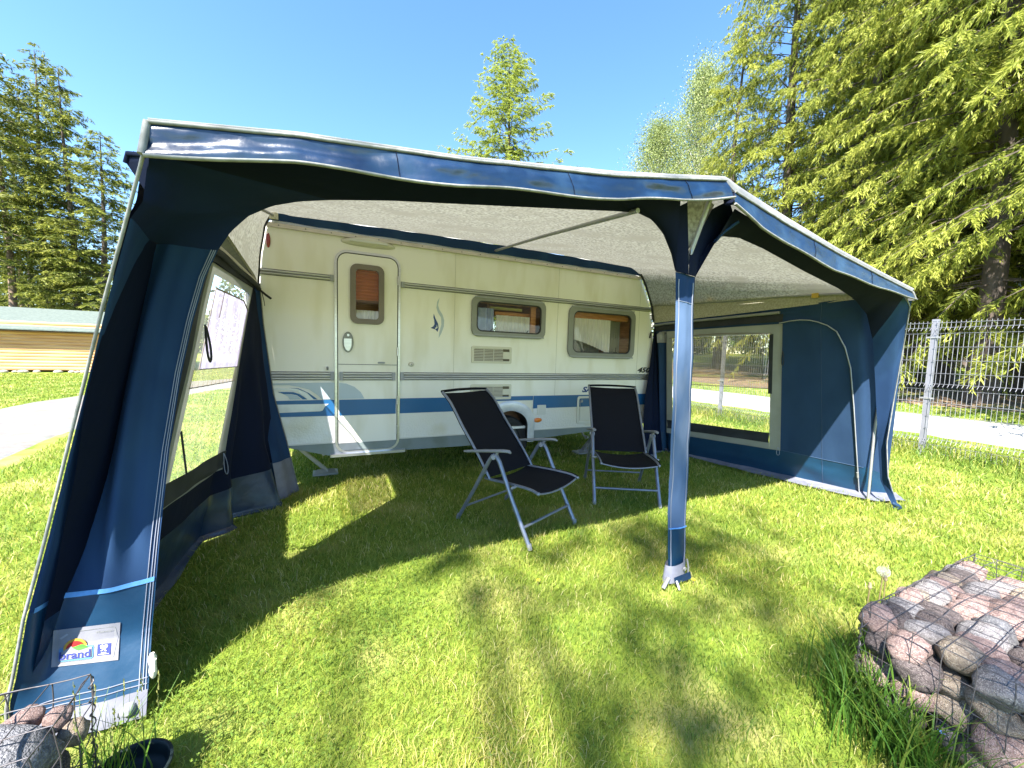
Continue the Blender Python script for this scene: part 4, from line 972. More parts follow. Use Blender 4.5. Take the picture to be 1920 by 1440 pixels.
# light grey mud flap along the wall foot, trailing on the grass
def hemL(u, v):
    s = lerp(.02, 3, u); p = lwf(s, 0); q = V((p.x + .10 - .1 * (s / 3), p.y, .012)); r_ = p.lerp(q, v); r_.z = lerp(.045, .014, v) + .008 * nz(s * 5, v * 2, 4); return r_
m = MB(); m.grid(hemL, 60, 4); m.build('mud_flap', M['pvc'], aw)
m = MB(); m.grid(lambda u, v: lwf(3, 3 * v) * (1 - u) + V((lwf(3, 3 * v).x - .09, 4.297, lwf(3, 3 * v).z)) * u, 3, 24); m.build('sun_block_strip', M['black_fab'], aw)  # added filler that blocks sun between the wall end and the caravan
# lit rear corner drape against the caravan end
def drape(u, v):
    a = pl([(-.335, 4.07, .0), (-.415, 4.15, .5), (-.50, 4.20, .95), (-.555, 4.24, 1.62), (-.575, 4.26, 1.97)], v); b = pl([(-.27, 4.23, .0), (-.37, 4.27, .5), (-.47, 4.275, .95), (-.54, 4.275, 1.62), (-.560, 4.275, 1.97)], v)
    a = V((a.x - .07 * (1 - u), a.y - .05, a.z)); p = a.lerp(b, u); p.x += .012 * math.sin(u * 7) * (1 - v); return p
m = MB(); m.grid(drape, 12, 24, mfn=lambda u, v: 1 if v < .16 else 0); m.build('rear_drape', [M['canvas'], M['hem']], aw)
m = MB(); m.tube([drape(1, v) + V((.004, -.006, 0)) for v in np.linspace(0, 1, 24)], .0045, 5); m.build('drape_piping', M['piping'], aw)

def drapeR(u, v):
    a = pl([(4.00, 3.98, .0), (3.99, 4.02, .16), (4.02, 4.10, .51), (4.112, 4.18, .876), (4.20, 4.22, 1.256), (4.262, 4.25, 1.75), (4.27, 4.262, 1.95)], v)
    b = pl([(4.62, 4.27, .0), (4.60, 4.27, .16), (4.55, 4.28, .51), (4.50, 4.28, .876), (4.45, 4.28, 1.256), (4.36, 4.28, 1.75), (4.31, 4.28, 1.95)], v)
    p = a.lerp(b, u); p.y += .035 * math.sin(u * 13 + v * 2) * (1 - v) ; p.x += .02 * math.sin(u * 6) * (1 - v); return p
m = MB(); m.grid(drapeR, 40, 30, mfn=lambda u, v: 1 if v < .05 else 0); m.build('rear_drape', [M['canvas_shaded'], M['hem']], aw)
def rwx(y, z): a = 4.6 - .123 * (y - 1.62); b = 5.18 - .27 * (y - 2.04); return a + (b - a) * (1 - z / 2.05)
def rwcol(ys_, zs_): return [(rwx(y, z), y, z) for y, z in zip(ys_, zs_)]
RC = [[ry((5.05, 1.75, 0.0), 1.90), ry((4.885, 1.76, .34), 1.95), ry((4.88, 1.75, 1.72), 1.84), ry((4.93, 1.74, 2.03), 1.70)],
      rwcol((2.80, 2.786, 2.666, 2.65), (0, .356, 1.817, 1.99)),
      rwcol((4.17, 4.172, 4.086, 4.08), (0, .310, 1.777, 1.93)),
      rwcol((4.30, 4.29, 4.28, 4.275), (0, .30, 1.76, 1.915))]
rw = wall_fn(RC)
RK = rwcol((2.02, 2.02, 1.99, 1.97), (0, .33, 1.80, 2.04))
rw0 = wall_fn([RC[0], RK]); rw1 = wall_fn([RK, RC[1]])
def rwf(s, t, off=0.0):
    p = rw0(s / .3, t) if s < .3 else (rw1((s - .3) / .7, t) if s < 1 else rw(s, t))
    low = max(0, 1 - t)
    p.x += .02 * nz(s * 4, t * 2, 12) * low + .010 * nz(s * 6, t * 3, 3)
    if s > 2: p.x += .05 * math.sin((s - 2) * 9) * (1 if t < 2 else 0)
    return p + V((-off, 0, 0))
m = MB()
m.grid(lambda u, v: rwf(u * 3, v * 3), NU, NV, skip=lambda u, v: 1.0 < u * 3 < 2.0 and 1.0 < v * 3 < 2.0, mfn=lambda u, v: 1 if v * 3 < 1.0 else 0)
rwo = m.build('side_wall', [M['wall_in'], M['skirt_blue']], aw)
ring(rwf, .975, 2.02, .96, 2.02, .085, .085, .006, 'border', rwo)
band(rwf, 1.0, 2.0, 1.0, 2.0, .0, 'foil', 'window_foil', rwo, 20, 20)
m = MB(); m.grid(lambda u, v: rwf(lerp(1.06, 1.97, u), lerp(1.50, 1.93 + .02 * math.sin(PI * u), v), -.006), 20, 10); m.build('fly_net', M['flynet2'], rwo)
m = MB(); m.grid(lambda u, v: rwf(lerp(1.12, 1.94, u), lerp(1.57, 1.915 + .02 * math.sin(PI * u), v), -.012), 20, 10); m.build('fly_net', M['flynet'], rwo)
m = MB(); m.tube([rwf(s, 1.50, .004) for s in np.linspace(1.06, 1.97, 16)], .004, 5); m.tube([rwf(s, 1.572, .002) for s in np.linspace(1.12, 1.94, 16)], .003, 5); m.tube([rwf(1.12, t, .002) for t in np.linspace(1.57, 1.92, 8)], .0035, 5)
m.tube([rwf(s, 1.935 + .02 * math.sin(PI * (s - 1.06) / .91), .004) for s in np.linspace(1.06, 1.97, 16)], .006, 5); m.build('net_edge', M['wf_brown'], rwo)
band(rwf, 1.045, 1.075, 1.46, 1.93, .010, 'black_fab', 'net_strap', rwo, 3, 10)
band(rwf, 1.06, 1.99, 1.045, 1.13, .012, 'black_fab', 'rolled_flap', rwo, 20, 5, .006)
band(rwf, .97, 2.98, 2.15, 2.62, .012, 'black_fab', 'rolled_blind', rwo, 24, 4, .005)
m = MB(); m.tube([rwf(s, 2.72, .02 + .004 * math.sin(s * 7)) for s in np.linspace(1.0, 2.95, 24)], .016, 8); m.build('blind_roll', M['wf'], rwo)
loop(rwf, 1.20, 1.93, .02, .10, .03, rwo, r=.004); loop(rwf, .99, 1.02, .02, .10, .02, rwo, 'thread', .003); loop(rwf, .965, 1.80, .015, .16, .015, rwo, r=.004)
m = MB(); m.tube([rwf(2.9, 2.1, .03), rwf(2.96, 2.02, .09), rwf(2.98, 1.95, .14)], .012, 6); m.build('tie_strap', M['black_fab'], rwo)
m = MB(); m.grid(lambda u, v: rwf(lerp(2.0, 2.55, u), lerp(1.90, 2.06, v), .018), 4, 4); lb = m.build('care_label', M['patch'], rwo)
m = MB(); [m.grid(lambda u, v: rwf(lerp(2.1 + .12 * i, 2.18 + .12 * i, u), lerp(1.93, 2.02, v), .0205), 2, 2) for i in range(3)]; m.build('label_print', M['wf'], rwo)
m = MB(); m.tube([rwf(.62, t, .003) for t in np.linspace(.05, 2.95, 40)], .0022, 4); m.build('wall_seam', M['seam_blue'], rwo)
m = MB(); m.tube([rwf(s_, 1.0 - .02, .003) for s_ in np.linspace(.31, .97, 24)], .0030, 4); m.build('band_seam', M['seam_blue'], rwo)
# zip of the side door
ZP = [(2.666, 1.828), (2.57, 1.845), (2.478, 1.852), (2.39, 1.845), (2.316, 1.822), (2.24, 1.785), (2.168, 1.721), (2.109, 1.563), (2.078, 1.362), (2.072, .982), (2.073, .585), (2.073, .3), (2.073, .02)]
m = MB(); m.tube([V((rwx(y, z) - .016, y, z)) for y, z in ZP], .016, 6, flat=.35); m.build('door_zip', M['grey_plastic'], rwo)
m = MB(); m.tube([V((rwx(y, z) - .021, y, z)) for y, z in ZP], .005, 5); m.tube([V((rwx(2.07, z) - .03, 2.07, z)) for z in (.2, .26)], .010, 6); m.build('zip_teeth', M['piping'], rwo)
m = MB(); m.add([(4.215, 4.274, 2.21), (4.262, 4.266, 1.905), (rwx(3.2, 1.96) - .006, 3.2, 1.955), (4.565, 1.98, 2.02), (4.54, 2.02, 2.09), (4.40, 3.1, 2.17)], [(0, 1, 2, 5), (5, 2, 3, 4)]); m.build('roof_side_strip', M['roof_side'], aw)
m = MB(); m.add([(-.575, 4.285, 1.97), (-.57, 4.0, 1.985), (-.560, 2.75, 2.02), (-.475, 1.53, 1.955), (-.44, 1.51, 2.02), (-.50, 2.75, 2.01), (-.555, 4.0, 2.0)], [(0, 1, 6), (1, 2, 5, 6), (2, 3, 4, 5)]); m.build('roof_side_strip', M['roof_side'], aw)
# pale mud flap lying outwards on the lawn below the right wall
def hemR(u, v):
    s = lerp(.0, 2.4, u); p = rwf(s, 0); w = .16 * math.sin(PI * min(1, max(.12, u + .22))) + .02 * nz(s * 4, 1, 1)
    q = V((p.x - w * .95, p.y - .12, .0)); r_ = p.lerp(q, v); r_.z = lerp(.05, .016, v ** .6) + .010 * nz(s * 6, v * 3, 9); return r_
m = MB(); m.grid(hemR, 60, 6); m.build('mud_flap', M['hem'], aw)
m = MB(); m.tube([fascR(.99, .1), V((5.06, 1.73, .03)), V((5.09, 1.72, .005))], .02, 6); m.build('corner_boot', M['pvc'], aw)

# ---- flap details: seams, light blue webbing, label, button, hem
m = MB()
for u in (.955, .978, .925): m.tube([flap(u, z) + V((0, -.0025, 0)) for z in np.linspace(.06, ZT, 50)], .0017, 4)
m.build('flap_seam', M['thread'], lf)
m = MB(); m.grid(lambda u, v: flap(lerp(.05, .985, u), .448 + .018 * v - .012 * math.sin(PI * u)) + V((0, -.005, 0)), 40, 2); m.build('flap_webbing', M['light_blue'], lf)
m = MB(); m.grid(lambda u, v: flap(lerp(.10, 1.0, u), lerp(.005, .085, v)) + V((0, -.008, 0)), 30, 4); m.build('flap_hem', M['hem'], lf)
m = MB(); [m.tube([flap(u, z) + V((0, -.004, 0)) for u in np.linspace(.1, .99, 24)], .0016, 4) for z in (.10, .118)]; m.build('hem_stitch', M['thread'], lf)
b0 = flap(.86, .045); m = MB(); m.tube([b0 + V((0, -.006, 0)), b0 + V((0, -.030, 0)), b0 + V((0, -.036, 0))], [.020, .019, .010], 14); m.build('peg_button', M['grey_plastic'], lf)
b1 = flap(1.0, .15); m = MB(); m.tube([b1 + V((.010, -.005, q)) for q in (-.05, -.03, 0, .03, .05)], [.008, .014, .010, .014, .007], 8); m.tube([b1 + V((.018, -.012, -.02)), b1 + V((.02, -.016, .03))], .006, 6); m.build('buckle', M['cream_plastic'], lf)
PATW, PATH = .176, .118
def pat(a, b, off=.004):
    """label coordinates (0..PATW, 0..PATH) -> on the flap"""
    c = [V(q) for q in ((-.862, 1.8, .279), (-.691, 1.8, .250), (-.680, 1.8, .390), (-.851, 1.8, .409))]
    u, v = a / PATW, b / PATH
    p = c[0].lerp(c[1], u).lerp(c[3].lerp(c[2], u), v)
    gx, gz = p.x / p.y, (p.z - CAMZ) / p.y; y = 1.88
    for _ in range(4):                       # drop the label point onto the fabric along its sight line
        x, z = gx * y, CAMZ + gz * y; a0, a1 = 0.0, 1.0
        for _ in range(16):
            mid = (a0 + a1) / 2
            if flap(mid, z).x < x: a0 = mid
            else: a1 = mid
        y = flap(a0, z).y
    return V((gx * y, y - off - .002, CAMZ + gz * y))
m = MB(); m.grid(lambda u, v: pat(u * PATW, v * PATH, .002), 30, 16); lab = m.build('maker_label', M['patch'], lf)
def pp(pts, mat, name, off, holes=()):
    m = MB(); m.poly(pts, holes, lambda a, b: pat(a, b, off)); return m.build(name, M[mat], lf)
pp(rrect(.012, .012, .164, .108, .006), 'wf', 'label_frame', .0034, [rrect(.0132, .0132, .1628, .1068, .0055)])
pp(rrect(.018, .015, .108, .060, .008), 'logo_sky', 'logo_cloud', .0046)
def fan(c, r0, r1, a0, a1, n=20): return [(c[0] + r1 * math.cos(a), c[1] + r1 * math.sin(a)) for a in np.linspace(a0, a1, n)] + [(c[0] + r0 * math.cos(a), c[1] + r0 * math.sin(a)) for a in np.linspace(a1, a0, n)]
pp(fan((.060, .055), .0005, .031, .18, PI * 1.12), 'logo_yellow', 'logo_sun_ring', .0058)
pp(fan((.060, .055), .0005, .0235, .18, PI * 1.08), 'logo_red', 'logo_sun', .0070)
pp([(.052, .060), (.078, .068), (.098, .056), (.070, .048)], 'logo_green', 'logo_field', .0094)
pp([(.024, .046), (.050, .064), (.064, .050), (.104, .056), (.104, .024), (.024, .022)], 'patch', 'logo_ground', .0082)
text_mesh('logo_lettering', 'brand', .034, 'logo_blue', lambda a, b: pat(.022 + a, .026 + b, .0106), lf, width=.080, off=.0006)
text_mesh('series_lettering', 'Musketier', .010, 'wf', lambda a, b: pat(.112 + a, .094 + b, .0046), lf, width=.046)
pp([(.118, .022), (.154, .022), (.154, .058), (.118, .058)], 'logo_blue', 'badge_square', .0046)
def circ(x, y, r, n=14): return [(x + r * math.cos(a), y + r * math.sin(a)) for a in np.linspace(0, 2 * PI, n, False)]
for x, y, r in ((.131, .0505, .0052), (.141, .0505, .0052)): pp(circ(x, y, r), 'white_plastic', 'badge_leaf', .0058)
pp([(.127, .037), (.130, .0365), (.145, .046), (.143, .047)], 'white_plastic', 'badge_leaf', .0062); pp([(.145, .037), (.142, .0365), (.127, .046), (.129, .047)], 'white_plastic', 'badge_leaf', .0070)
pp([(.129, .032), (.143, .032), (.143, .0295), (.129, .0295)], 'white_plastic', 'badge_line', .0058); pp([(.122, .027), (.150, .027), (.150, .0255), (.122, .0255)], 'white_plastic', 'badge_line', .0058)
pp([(.018, .092), (.036, .104), (.040, .100), (.022, .087)], 'grey_plastic', 'label_stamp', .0046)
# post foot: grey boot, bits of strap, peg
m = MB()
def boot(u, v):
    a = 2 * PI * u; w = lerp(.075, .088, 1 - v); return (1.985 + .02 * (v - .5) + (w + .006 * math.sin(3 * a)) * math.cos(a), 1.69 + .042 * math.sin(a) - .012 * (1 - v), lerp(.018, .125 + .02 * math.cos(a) * 1, v) + .012 * math.cos(a) * (1 - v))
m.grid(boot, 28, 6); ft = m.build('post_boot', M['hem'], aw)
for nm_, pts_, r_, fl2 in (('boot_stud', [(2.01, 1.636, .095), (2.01, 1.628, .095)], .011, 1), ('boot_strap_end', [(1.905, 1.66, .045), (1.86, 1.64, .03), (1.83, 1.63, .012)], .013, .4), ('ground_peg', [(1.93, 1.62, .04), (1.92, 1.585, .004)], .008, 1), ('boot_buckle', [(2.065, 1.665, .13), (2.07, 1.655, .08), (2.075, 1.66, .03)], .006, 1)):
    m = MB(); m.tube(pts_, r_, 8, flat=fl2); m.build(nm_, M['steel'], ft)
m = MB(); m.grid(lambda u, v: (lerp(1.93, 2.07, u), 1.640 - .012 * v, lerp(.05, .012, v) + .01 * u), 8, 3); m.build('boot_strap', M['pvc'], ft)
# dark ventilation flap outside the front left corner
m = MB(); m.add([ry((-.55, 1.80, 2.03), 1.52), ry((-.60, 1.83, 2.055), 1.56), ry((-.63, 1.86, 2.02), 1.58), ry((-.575, 1.84, 1.93), 1.56)], [(0, 1, 2, 3)]); m.tube([ry((-.56, 1.81, 2.04), 1.53), ry((-.62, 1.85, 2.05), 1.57), ry((-.63, 1.86, 2.02), 1.58)], .008, 6); m.build('corner_flap', M['canvas_shaded'], aw)

# ------------------------------------------------------------------ folding chairs
def make_chair(label):
    """local: forward is +Y, s measured from the rear foot; width along X"""
    c = thing('folding_chair', label, 'chair', group='folding chairs on the lawn under the awning')
    hw = .305
    for sg in (-1, 1):
        x = sg * hw
        m = MB(); m.tube([(x, .776, .0), (x, .60, .30), (x, .455, .575), (x, .425, .612), (x, .395, .618)], .0165, 10); m.build('front_leg', M['chair_alu'], c)
        m = MB(); m.tube([(x, .0, .0), (x, .19, .30), (x, .355, .575), (x, .385, .612)], .0155, 10); m.build('rear_leg', M['chair_alu'], c)
        m = MB(); m.tube([(x - .024, .408, .604), (x + .024, .408, .604)], .019, 12); m.tube([(x - sg * .03, .60, .41), (x + sg * .018, .60, .41)], .010, 8); m.tube([(x - sg * .035, .28, .455), (x + sg * .0, .27, .44)], .014, 8); m.build('pivot', M['grey_plastic'], c)
        m = MB(); m.tube([(x, .06, .585), (x, .10, .592), (x, .30, .632), (x, .50, .668), (x, .545, .672), (x, .565, .664)], [.012, .018, .021, .021, .019, .010], 10, flat=.62); m.tube([(x, .42, .615), (x, .43, .645)], .012, 8); m.build('armrest', M['chair_arm'], c)
        for yy in (.0, .776):
            m = MB(); m.tube([(x, yy, -.005), (x, yy + (.012 if yy == 0 else -.012), .035)], .0185, 10); m.build('foot_cap', M['chair_arm'], c)
    m = MB(); m.tube([(-hw, .702, .135), (hw, .702, .135)], .011, 8); m.build('front_stretcher', M['chair_alu'], c)
    m = MB(); m.tube([(-hw, .075, .12), (hw, .075, .12)], .009, 8); m.build('rear_stretcher', M['chair_alu'], c)
    bw = .272
    BP = [(.325, .40), (.30, .44), (.20, .56), (.10, .67), (.0, .775), (-.085, .875), (-.155, .955), (-.215, 1.005), (-.275, 1.045)]
    SP = [(.27, .40), (.36, .402), (.50, .412), (.62, .418), (.74, .418), (.80, .405)]
    bf = lambda t: cr([(0, a, b) for a, b in BP], t); sf = lambda t: cr([(0, a, b) for a, b in SP], t)
    m = MB()
    for sg in (-1, 1): m.tube([bf(t / 20) + V((sg * bw, 0, 0)) for t in range(21)], .0115, 8)
    m.build('back_frame', M['chair_alu'], c)
    m = MB(); m.tube([bf(1) + V((x, -.004 - .012 * (1 - (x / bw) ** 2), .004 + .008 * (1 - (x / bw) ** 2))) for x in np.linspace(-bw - .008, bw + .008, 9)], .0125, 8); m.build('top_rail', M['chair_mesh'], c)
    m = MB()
    for sg in (-1, 1): m.tube([sf(t / 12) + V((sg * (bw - .006), 0, 0)) for t in range(13)], .011, 8); m.ball(sf(1) + V((sg * (bw - .006), .004, 0)), .014, 8, 6)
    m.tube([sf(.97) + V((x, 0, -.035 * (1 - (x / bw) ** 2) - .004)) for x in np.linspace(-bw, bw, 11)], .007, 8); m.build('seat_frame', M['chair_alu'], c)
    def sling(f, t0, t1, sag, n):
        def fn(u, v):
            x = lerp(-bw - .011, bw + .011, u); p = f(lerp(t0, t1, v)); d = f(min(1, lerp(t0, t1, v) + .03)) - f(max(0, lerp(t0, t1, v) - .03)); nrm = V((0, d.z, -d.y)).normalized()
            s = (1 - (2 * u - 1) ** 2) ** .8
            return V((x, p.y, p.z)) - nrm * (-sag * s) - nrm * .0115 * (-1 if abs(2 * u - 1) > .0 else 1) * (abs(2 * u - 1) ** 6) * -1
        m = MB(); m.grid(fn, 24, 30); return m
    sling(bf, .07, .985, -.018, 0).build('backrest', M['chair_mesh'], c)
    sling(sf, .02, .98, .034, 0).build('seat', M['chair_mesh'], c)
    return c
def frame_at(c, p_rl, fx, fy):
    c.location = (p_rl[0], p_rl[1], .0); c.rotation_euler = (0, 0, math.atan2(-fx, fy))
chairA = make_chair('black mesh folding chair turned side on, its front foot in the sunlight')
# local origin is on the rear-foot line midway between the sides
fA = V((.405, -.914, 0)); rA = V((-fA.y, fA.x, 0)) * -1
mA = V((.995, 3.058, 0)).lerp(V((1.555, 3.345, 0)), .5); frame_at(chairA, mA, fA.x, fA.y)
fB = V((-.487, -.874, 0)); mB = V((2.276, 2.908, 0)).lerp(V((2.831, 2.599, 0)), .5) - fB.normalized() * .776
chairB = dup(chairA, (mB.x, mB.y, .0), math.atan2(-fB.x, fB.y), 1.0, 'black mesh folding chair facing the viewer beside the centre post')

# ------------------------------------------------------------------ mesh fence
XF = 8.67
fence = thing('mesh_fence', 'grey welded wire mesh fence between the lawn and the gravel road', 'fence', (0, 0, 0))
posts = [-4.45, -.85, 2.75, 6.35, 9.95, 13.55, 17.15]
for y in posts:
    m = MB(); w = .030; m.box((XF - w, y - .034, -.05), (XF + w, y + .034, 2.11)); m.box((XF - w - .004, y - .038, 2.11), (XF + w + .004, y + .038, 2.145))
    po = m.build('post', M['fence_post'], fence)
    for z in (1.86, .90):
        m = MB(); m.box((XF - w - .012, y - .085, z - .012), (XF - w - .001, y + .085, z + .014)); m.tube([(XF - w - .03, y - .05, z), (XF - w - .0, y - .05, z)], .012, 8); m.tube([(XF - w - .03, y + .05, z), (XF - w, y + .05, z)], .012, 8); m.build('clamp', M['steel'], po)
def fz(z):  # V-shaped stiffening folds
    o = 0
    for zc in (1.965, 1.09, .22):
        o = max(o, .055 * max(0, 1 - abs(z - zc) / .045))
    return XF - .045 - o
zs = [0.02, .175, .22, .265, .60, 1.045, 1.09, 1.135, 1.5, 1.92, 1.965, 2.01, 2.115]
for a, b in zip(posts, posts[1:]):
    m = MB(); far = a > 9
    n = int((b - a - .06) / (.05 if not far else .1))
    for i in range(n + 1):
        y = a + .03 + (b - a - .06) * i / n
        m.tube([(fz(z), y, z) for z in zs], .0032 if not far else .005, 3, cap=False)
    for z in (2.085, 2.01, 1.92, 1.71, 1.50, 1.30, 1.135, 1.045, .84, .64, .44, .265, .175, .05):
        m.tube([(fz(z) - .006, a + .02, z), (fz(z) - .006, b - .02, z)], .0042, 4, cap=False)
    m.build('mesh_panel', M['fence'], fence)

# ------------------------------------------------------------------ log shed
sh = thing('log_shed', 'low log shed with a grey green shingle roof beyond the paved path', 'shed', (0, 0, 0))
ang = .0
m = MB(); m.grid(lambda u, v: (lerp(-24, -8.2, u), 23.52 - .022 * abs(math.sin(PI * 15 * v)) ** .5, lerp(.08, 2.12, v)), 1, 120, smooth=False)
m.build('log_wall', M['log'], sh)
m = MB()
for i in range(15):
    z = .10 + i * .135; m.tube([(-8.3, 23.5, z + .067), (-8.3, 28.4, z + .067)], .078, 10)
m.box((-24, 28.3, 0), (-8.25, 28.4, 2.1)); m.build('log_wall', M['log'], sh)
m = MB(); m.box((-24.2, 23.18, 1.68), (-7.8, 23.55, 1.71)); m.build('eave', M['eave'], sh)
m = MB(); m.add([(-24.3, 23.06, 1.79), (-7.7, 23.06, 1.79), (-7.7, 26, 2.82), (-24.3, 26, 2.82), (-24.3, 29.2, 1.79), (-7.7, 29.2, 1.79), (-24.3, 23.06, 1.75), (-7.7, 23.06, 1.75), (-7.7, 26, 2.77), (-7.7, 29.2, 1.75)], [(0, 1, 2, 3), (3, 2, 5, 4), (0, 6, 7, 1), (1, 7, 8, 2), (2, 8, 9, 5)]); m.build('shingle_roof', M['shingle'], sh)
m = MB(); m.add([(-8.2, 23.5, 2.0), (-8.2, 28.4, 2.0), (-8.2, 26, 2.76)], [(0, 1, 2)]); m.build('gable', M['eave'], sh)
m = MB()
random.seed(3)
for i in range(90): m.ball((random.uniform(-20, -8), 23.3 + random.uniform(-.12, .08), .03), random.uniform(.05, .12), 7, 5, sc=(1.3, 1, .7))
m.build('stone_footing', M['stone_rubble'], sh)

# ------------------------------------------------------------------ stones and wire baskets
def boulder(seed, n=3):
    import bmesh
    bm = bmesh.new(); bmesh.ops.create_icosphere(bm, subdivisions=n, radius=1)
    rs = random.Random(seed)
    planes = [(V((rs.gauss(0, 1), rs.gauss(0, 1), rs.gauss(0, 1))).normalized(), rs.uniform(.66, .93)) for _ in range(14)]
    for v in bm.verts:
        d = v.co.normalized(); r = 1.0
        for pn, k in planes:
            q = d.dot(pn)
            if q > .05: r = min(r, k / q)
        q = (abs(d.x) ** 2.5 + abs(d.y) ** 2.5 + abs(d.z) ** 2.5) ** (-1 / 2.5); r = min(r * 1.05, .96 * q)
        r += .07 * noise.noise(d * 1.9 + V((seed, 0, 0))) + .03 * noise.noise(d * 5 + V((0, seed, 0))) + .014 * noise.noise(d * 12 + V((0, 0, seed)))
        v.co = d * r
    vs = [v.co.copy() for v in bm.verts]; fs = [tuple(v.index for v in f.verts) for f in bm.faces]; bm.free()
    return vs, fs
SHAPES = [boulder(s) for s in range(9)]
stone_me = {}
def stone(loc, sc, rot, shape, ci, label, group):
    key = (shape, ci)
    if key not in stone_me:
        vs, fs = SHAPES[shape]; me = bpy.data.meshes.new('stone'); me.from_pydata(vs, [], fs); me.materials.append(STONES[ci]); me.polygons.foreach_set('use_smooth', [True] * len(fs)); stone_me[key] = me
    o = bpy.data.objects.new('stone', stone_me[key]); COL.objects.link(o)
    o.location = loc; o.scale = sc; o.rotation_euler = rot
    return tag(o, label, 'stone', group)
CN = ['pinkish granite', 'grey granite', 'tan', 'dark brown', 'bluish grey']
random.seed(19)
def fill(x0, x1, y0, y1, layers, group, where, topfn):
    seen = set()
    for li, z in enumerate(layers):
        top = li == len(layers) - 1
        ox = random.uniform(0, .05)
        y = y0 + .055
        row = 0
        while y < y1 - .015:
            x = x0 + .055 + (row % 2) * .05 + ox * .3
            while x < x1 - .03:
                L = random.uniform(.062, .104); D = random.uniform(.058, .080); H = random.uniform(.054, .070)
                edge = x < x0 + .22 or y > y1 - .2 or y < y0 + .2
                if top or edge:
                    ci = random.choices(range(5), (38, 26, 18, 10, 8))[0]
                    zz = z + random.uniform(-.012, .018) - (topfn(x, y) if top else 0)
                    dist = math.hypot(x, y)
                    size = 'large' if L > .087 else ('small' if L < .071 else 'middling')
                    shade = random.choice(('flat', 'rounded', 'angular', 'blunt'))
                    place = 'on top of' if top else ('low in' if li == 0 else 'in the side of')
                    lab = f'{size} {CN[ci]} stone {place} {where}'
                    stone((x + random.uniform(-.02, .02), y + random.uniform(-.02, .02), zz), (L * .92, D, H * (1.1 if not top else 1.0)), (random.uniform(-.35, .35), random.uniform(-.3, .3), random.uniform(0, PI) if random.random() < .4 else random.uniform(-.4, .4)), random.randrange(9), ci, lab, group)
                x += L * 1.22
            y += .112; row += 1
def wire_grid(m, fn, nu, nv, r, seed):
    """a sheet of welded wire: lines along u and v, each slightly bent"""
    for i in range(nu + 1):
        u = i / nu; m.tube([V(fn(u, v)) + V((nz(u * 9, v * 4, seed), nz(u * 9, v * 4, seed + 5), nz(u * 9, v * 4, seed + 9))) * .008 for v in np.linspace(0, 1, 2 * nv + 1)], r, 5)
    for j in range(nv + 1):
        v = j / nv; m.tube([V(fn(u, v)) + V((nz(u * 9, v * 4, seed), nz(u * 9, v * 4, seed + 5), nz(u * 9, v * 4, seed + 9))) * .008 for u in np.linspace(0, 1, 2 * nu + 1)], r, 5)
def basket(label, x0, x1, y0, y1, h, cx, cz, lid):
    g = thing('wire_basket', label, 'gabion basket', ((x0 + x1) / 2, (y0 + y1) / 2, 0))
    ox, oy = (x0 + x1) / 2, (y0 + y1) / 2
    nx_, ny_, nh = round((x1 - x0) / cx), round((y1 - y0) / cx), round(h / cz)
    bow = lambda u, v: .018 * math.sin(PI * u) * math.sin(PI * v)
    sides = {'side_mesh': [lambda u, v: (x0 - ox - bow(u, v), lerp(y0, y1, u) - oy, h * v), lambda u, v: (x1 - ox + bow(u, v), lerp(y0, y1, u) - oy, h * v)],
             'end_mesh': [lambda u, v: (lerp(x0, x1, u) - ox, y0 - oy - bow(u, v), h * v), lambda u, v: (lerp(x0, x1, u) - ox, y1 - oy + bow(u, v), h * v)]}
    s = 0
    for nm, fs in sides.items():
        for f in fs:
            s += 11; m = MB(); wire_grid(m, f, ny_ if nm == 'side_mesh' else nx_, nh, .0016, s); m.build(nm, M['gabion_wire'], g)
    m = MB(); wire_grid(m, lid(x0, x1, y0, y1, h, ox, oy), nx_, ny_, .0016, 77); m.build('lid_mesh', M['gabion_wire'], g)
    for a, b in ((x0, y0), (x0, y1), (x1, y0), (x1, y1)):
        n = 60; m = MB(); m.tube([(a - ox + .006 * math.cos(i * 1.1), b - oy + .006 * math.sin(i * 1.1), h * i / n) for i in range(n + 1)], .0018, 4); m.build('corner_spiral', M['gabion_wire'], g)
    return g
def lidR(x0, x1, y0, y1, h, ox, oy): return lambda u, v: (lerp(x0, x1, u) - ox, lerp(y0, y1, v) - oy, h + .028 * math.sin(PI * u) * math.sin(PI * v) + .01 * nz(u * 4, v * 4, 3))
def lidL(x0, x1, y0, y1, h, ox, oy): return lambda u, v: (lerp(x0, x1, u) - ox, lerp(y0, y1, v) - oy, h - .02 * math.sin(PI * u) * math.sin(PI * v))
basket('wire basket full of many stones beside the tall grass tuft', 1.945, 3.10, -.35, .735, .42, .075, .085, lidR)
fill(1.945, 3.10, -.35, .735, (.055, .155, .250, .342), 'stones in the right wire basket', 'the wire basket beside the tall grass', lambda x, y: -.006 + .018 * ((x - 2.52) / .58) ** 2 + .010 * max(0, abs(y - .19) - .30) / .24)
basket('low wire basket holding a few big stones in front of the awning flap', -1.60, -.620, .78, 1.455, .445, .085, .09, lidL)
random.seed(5)
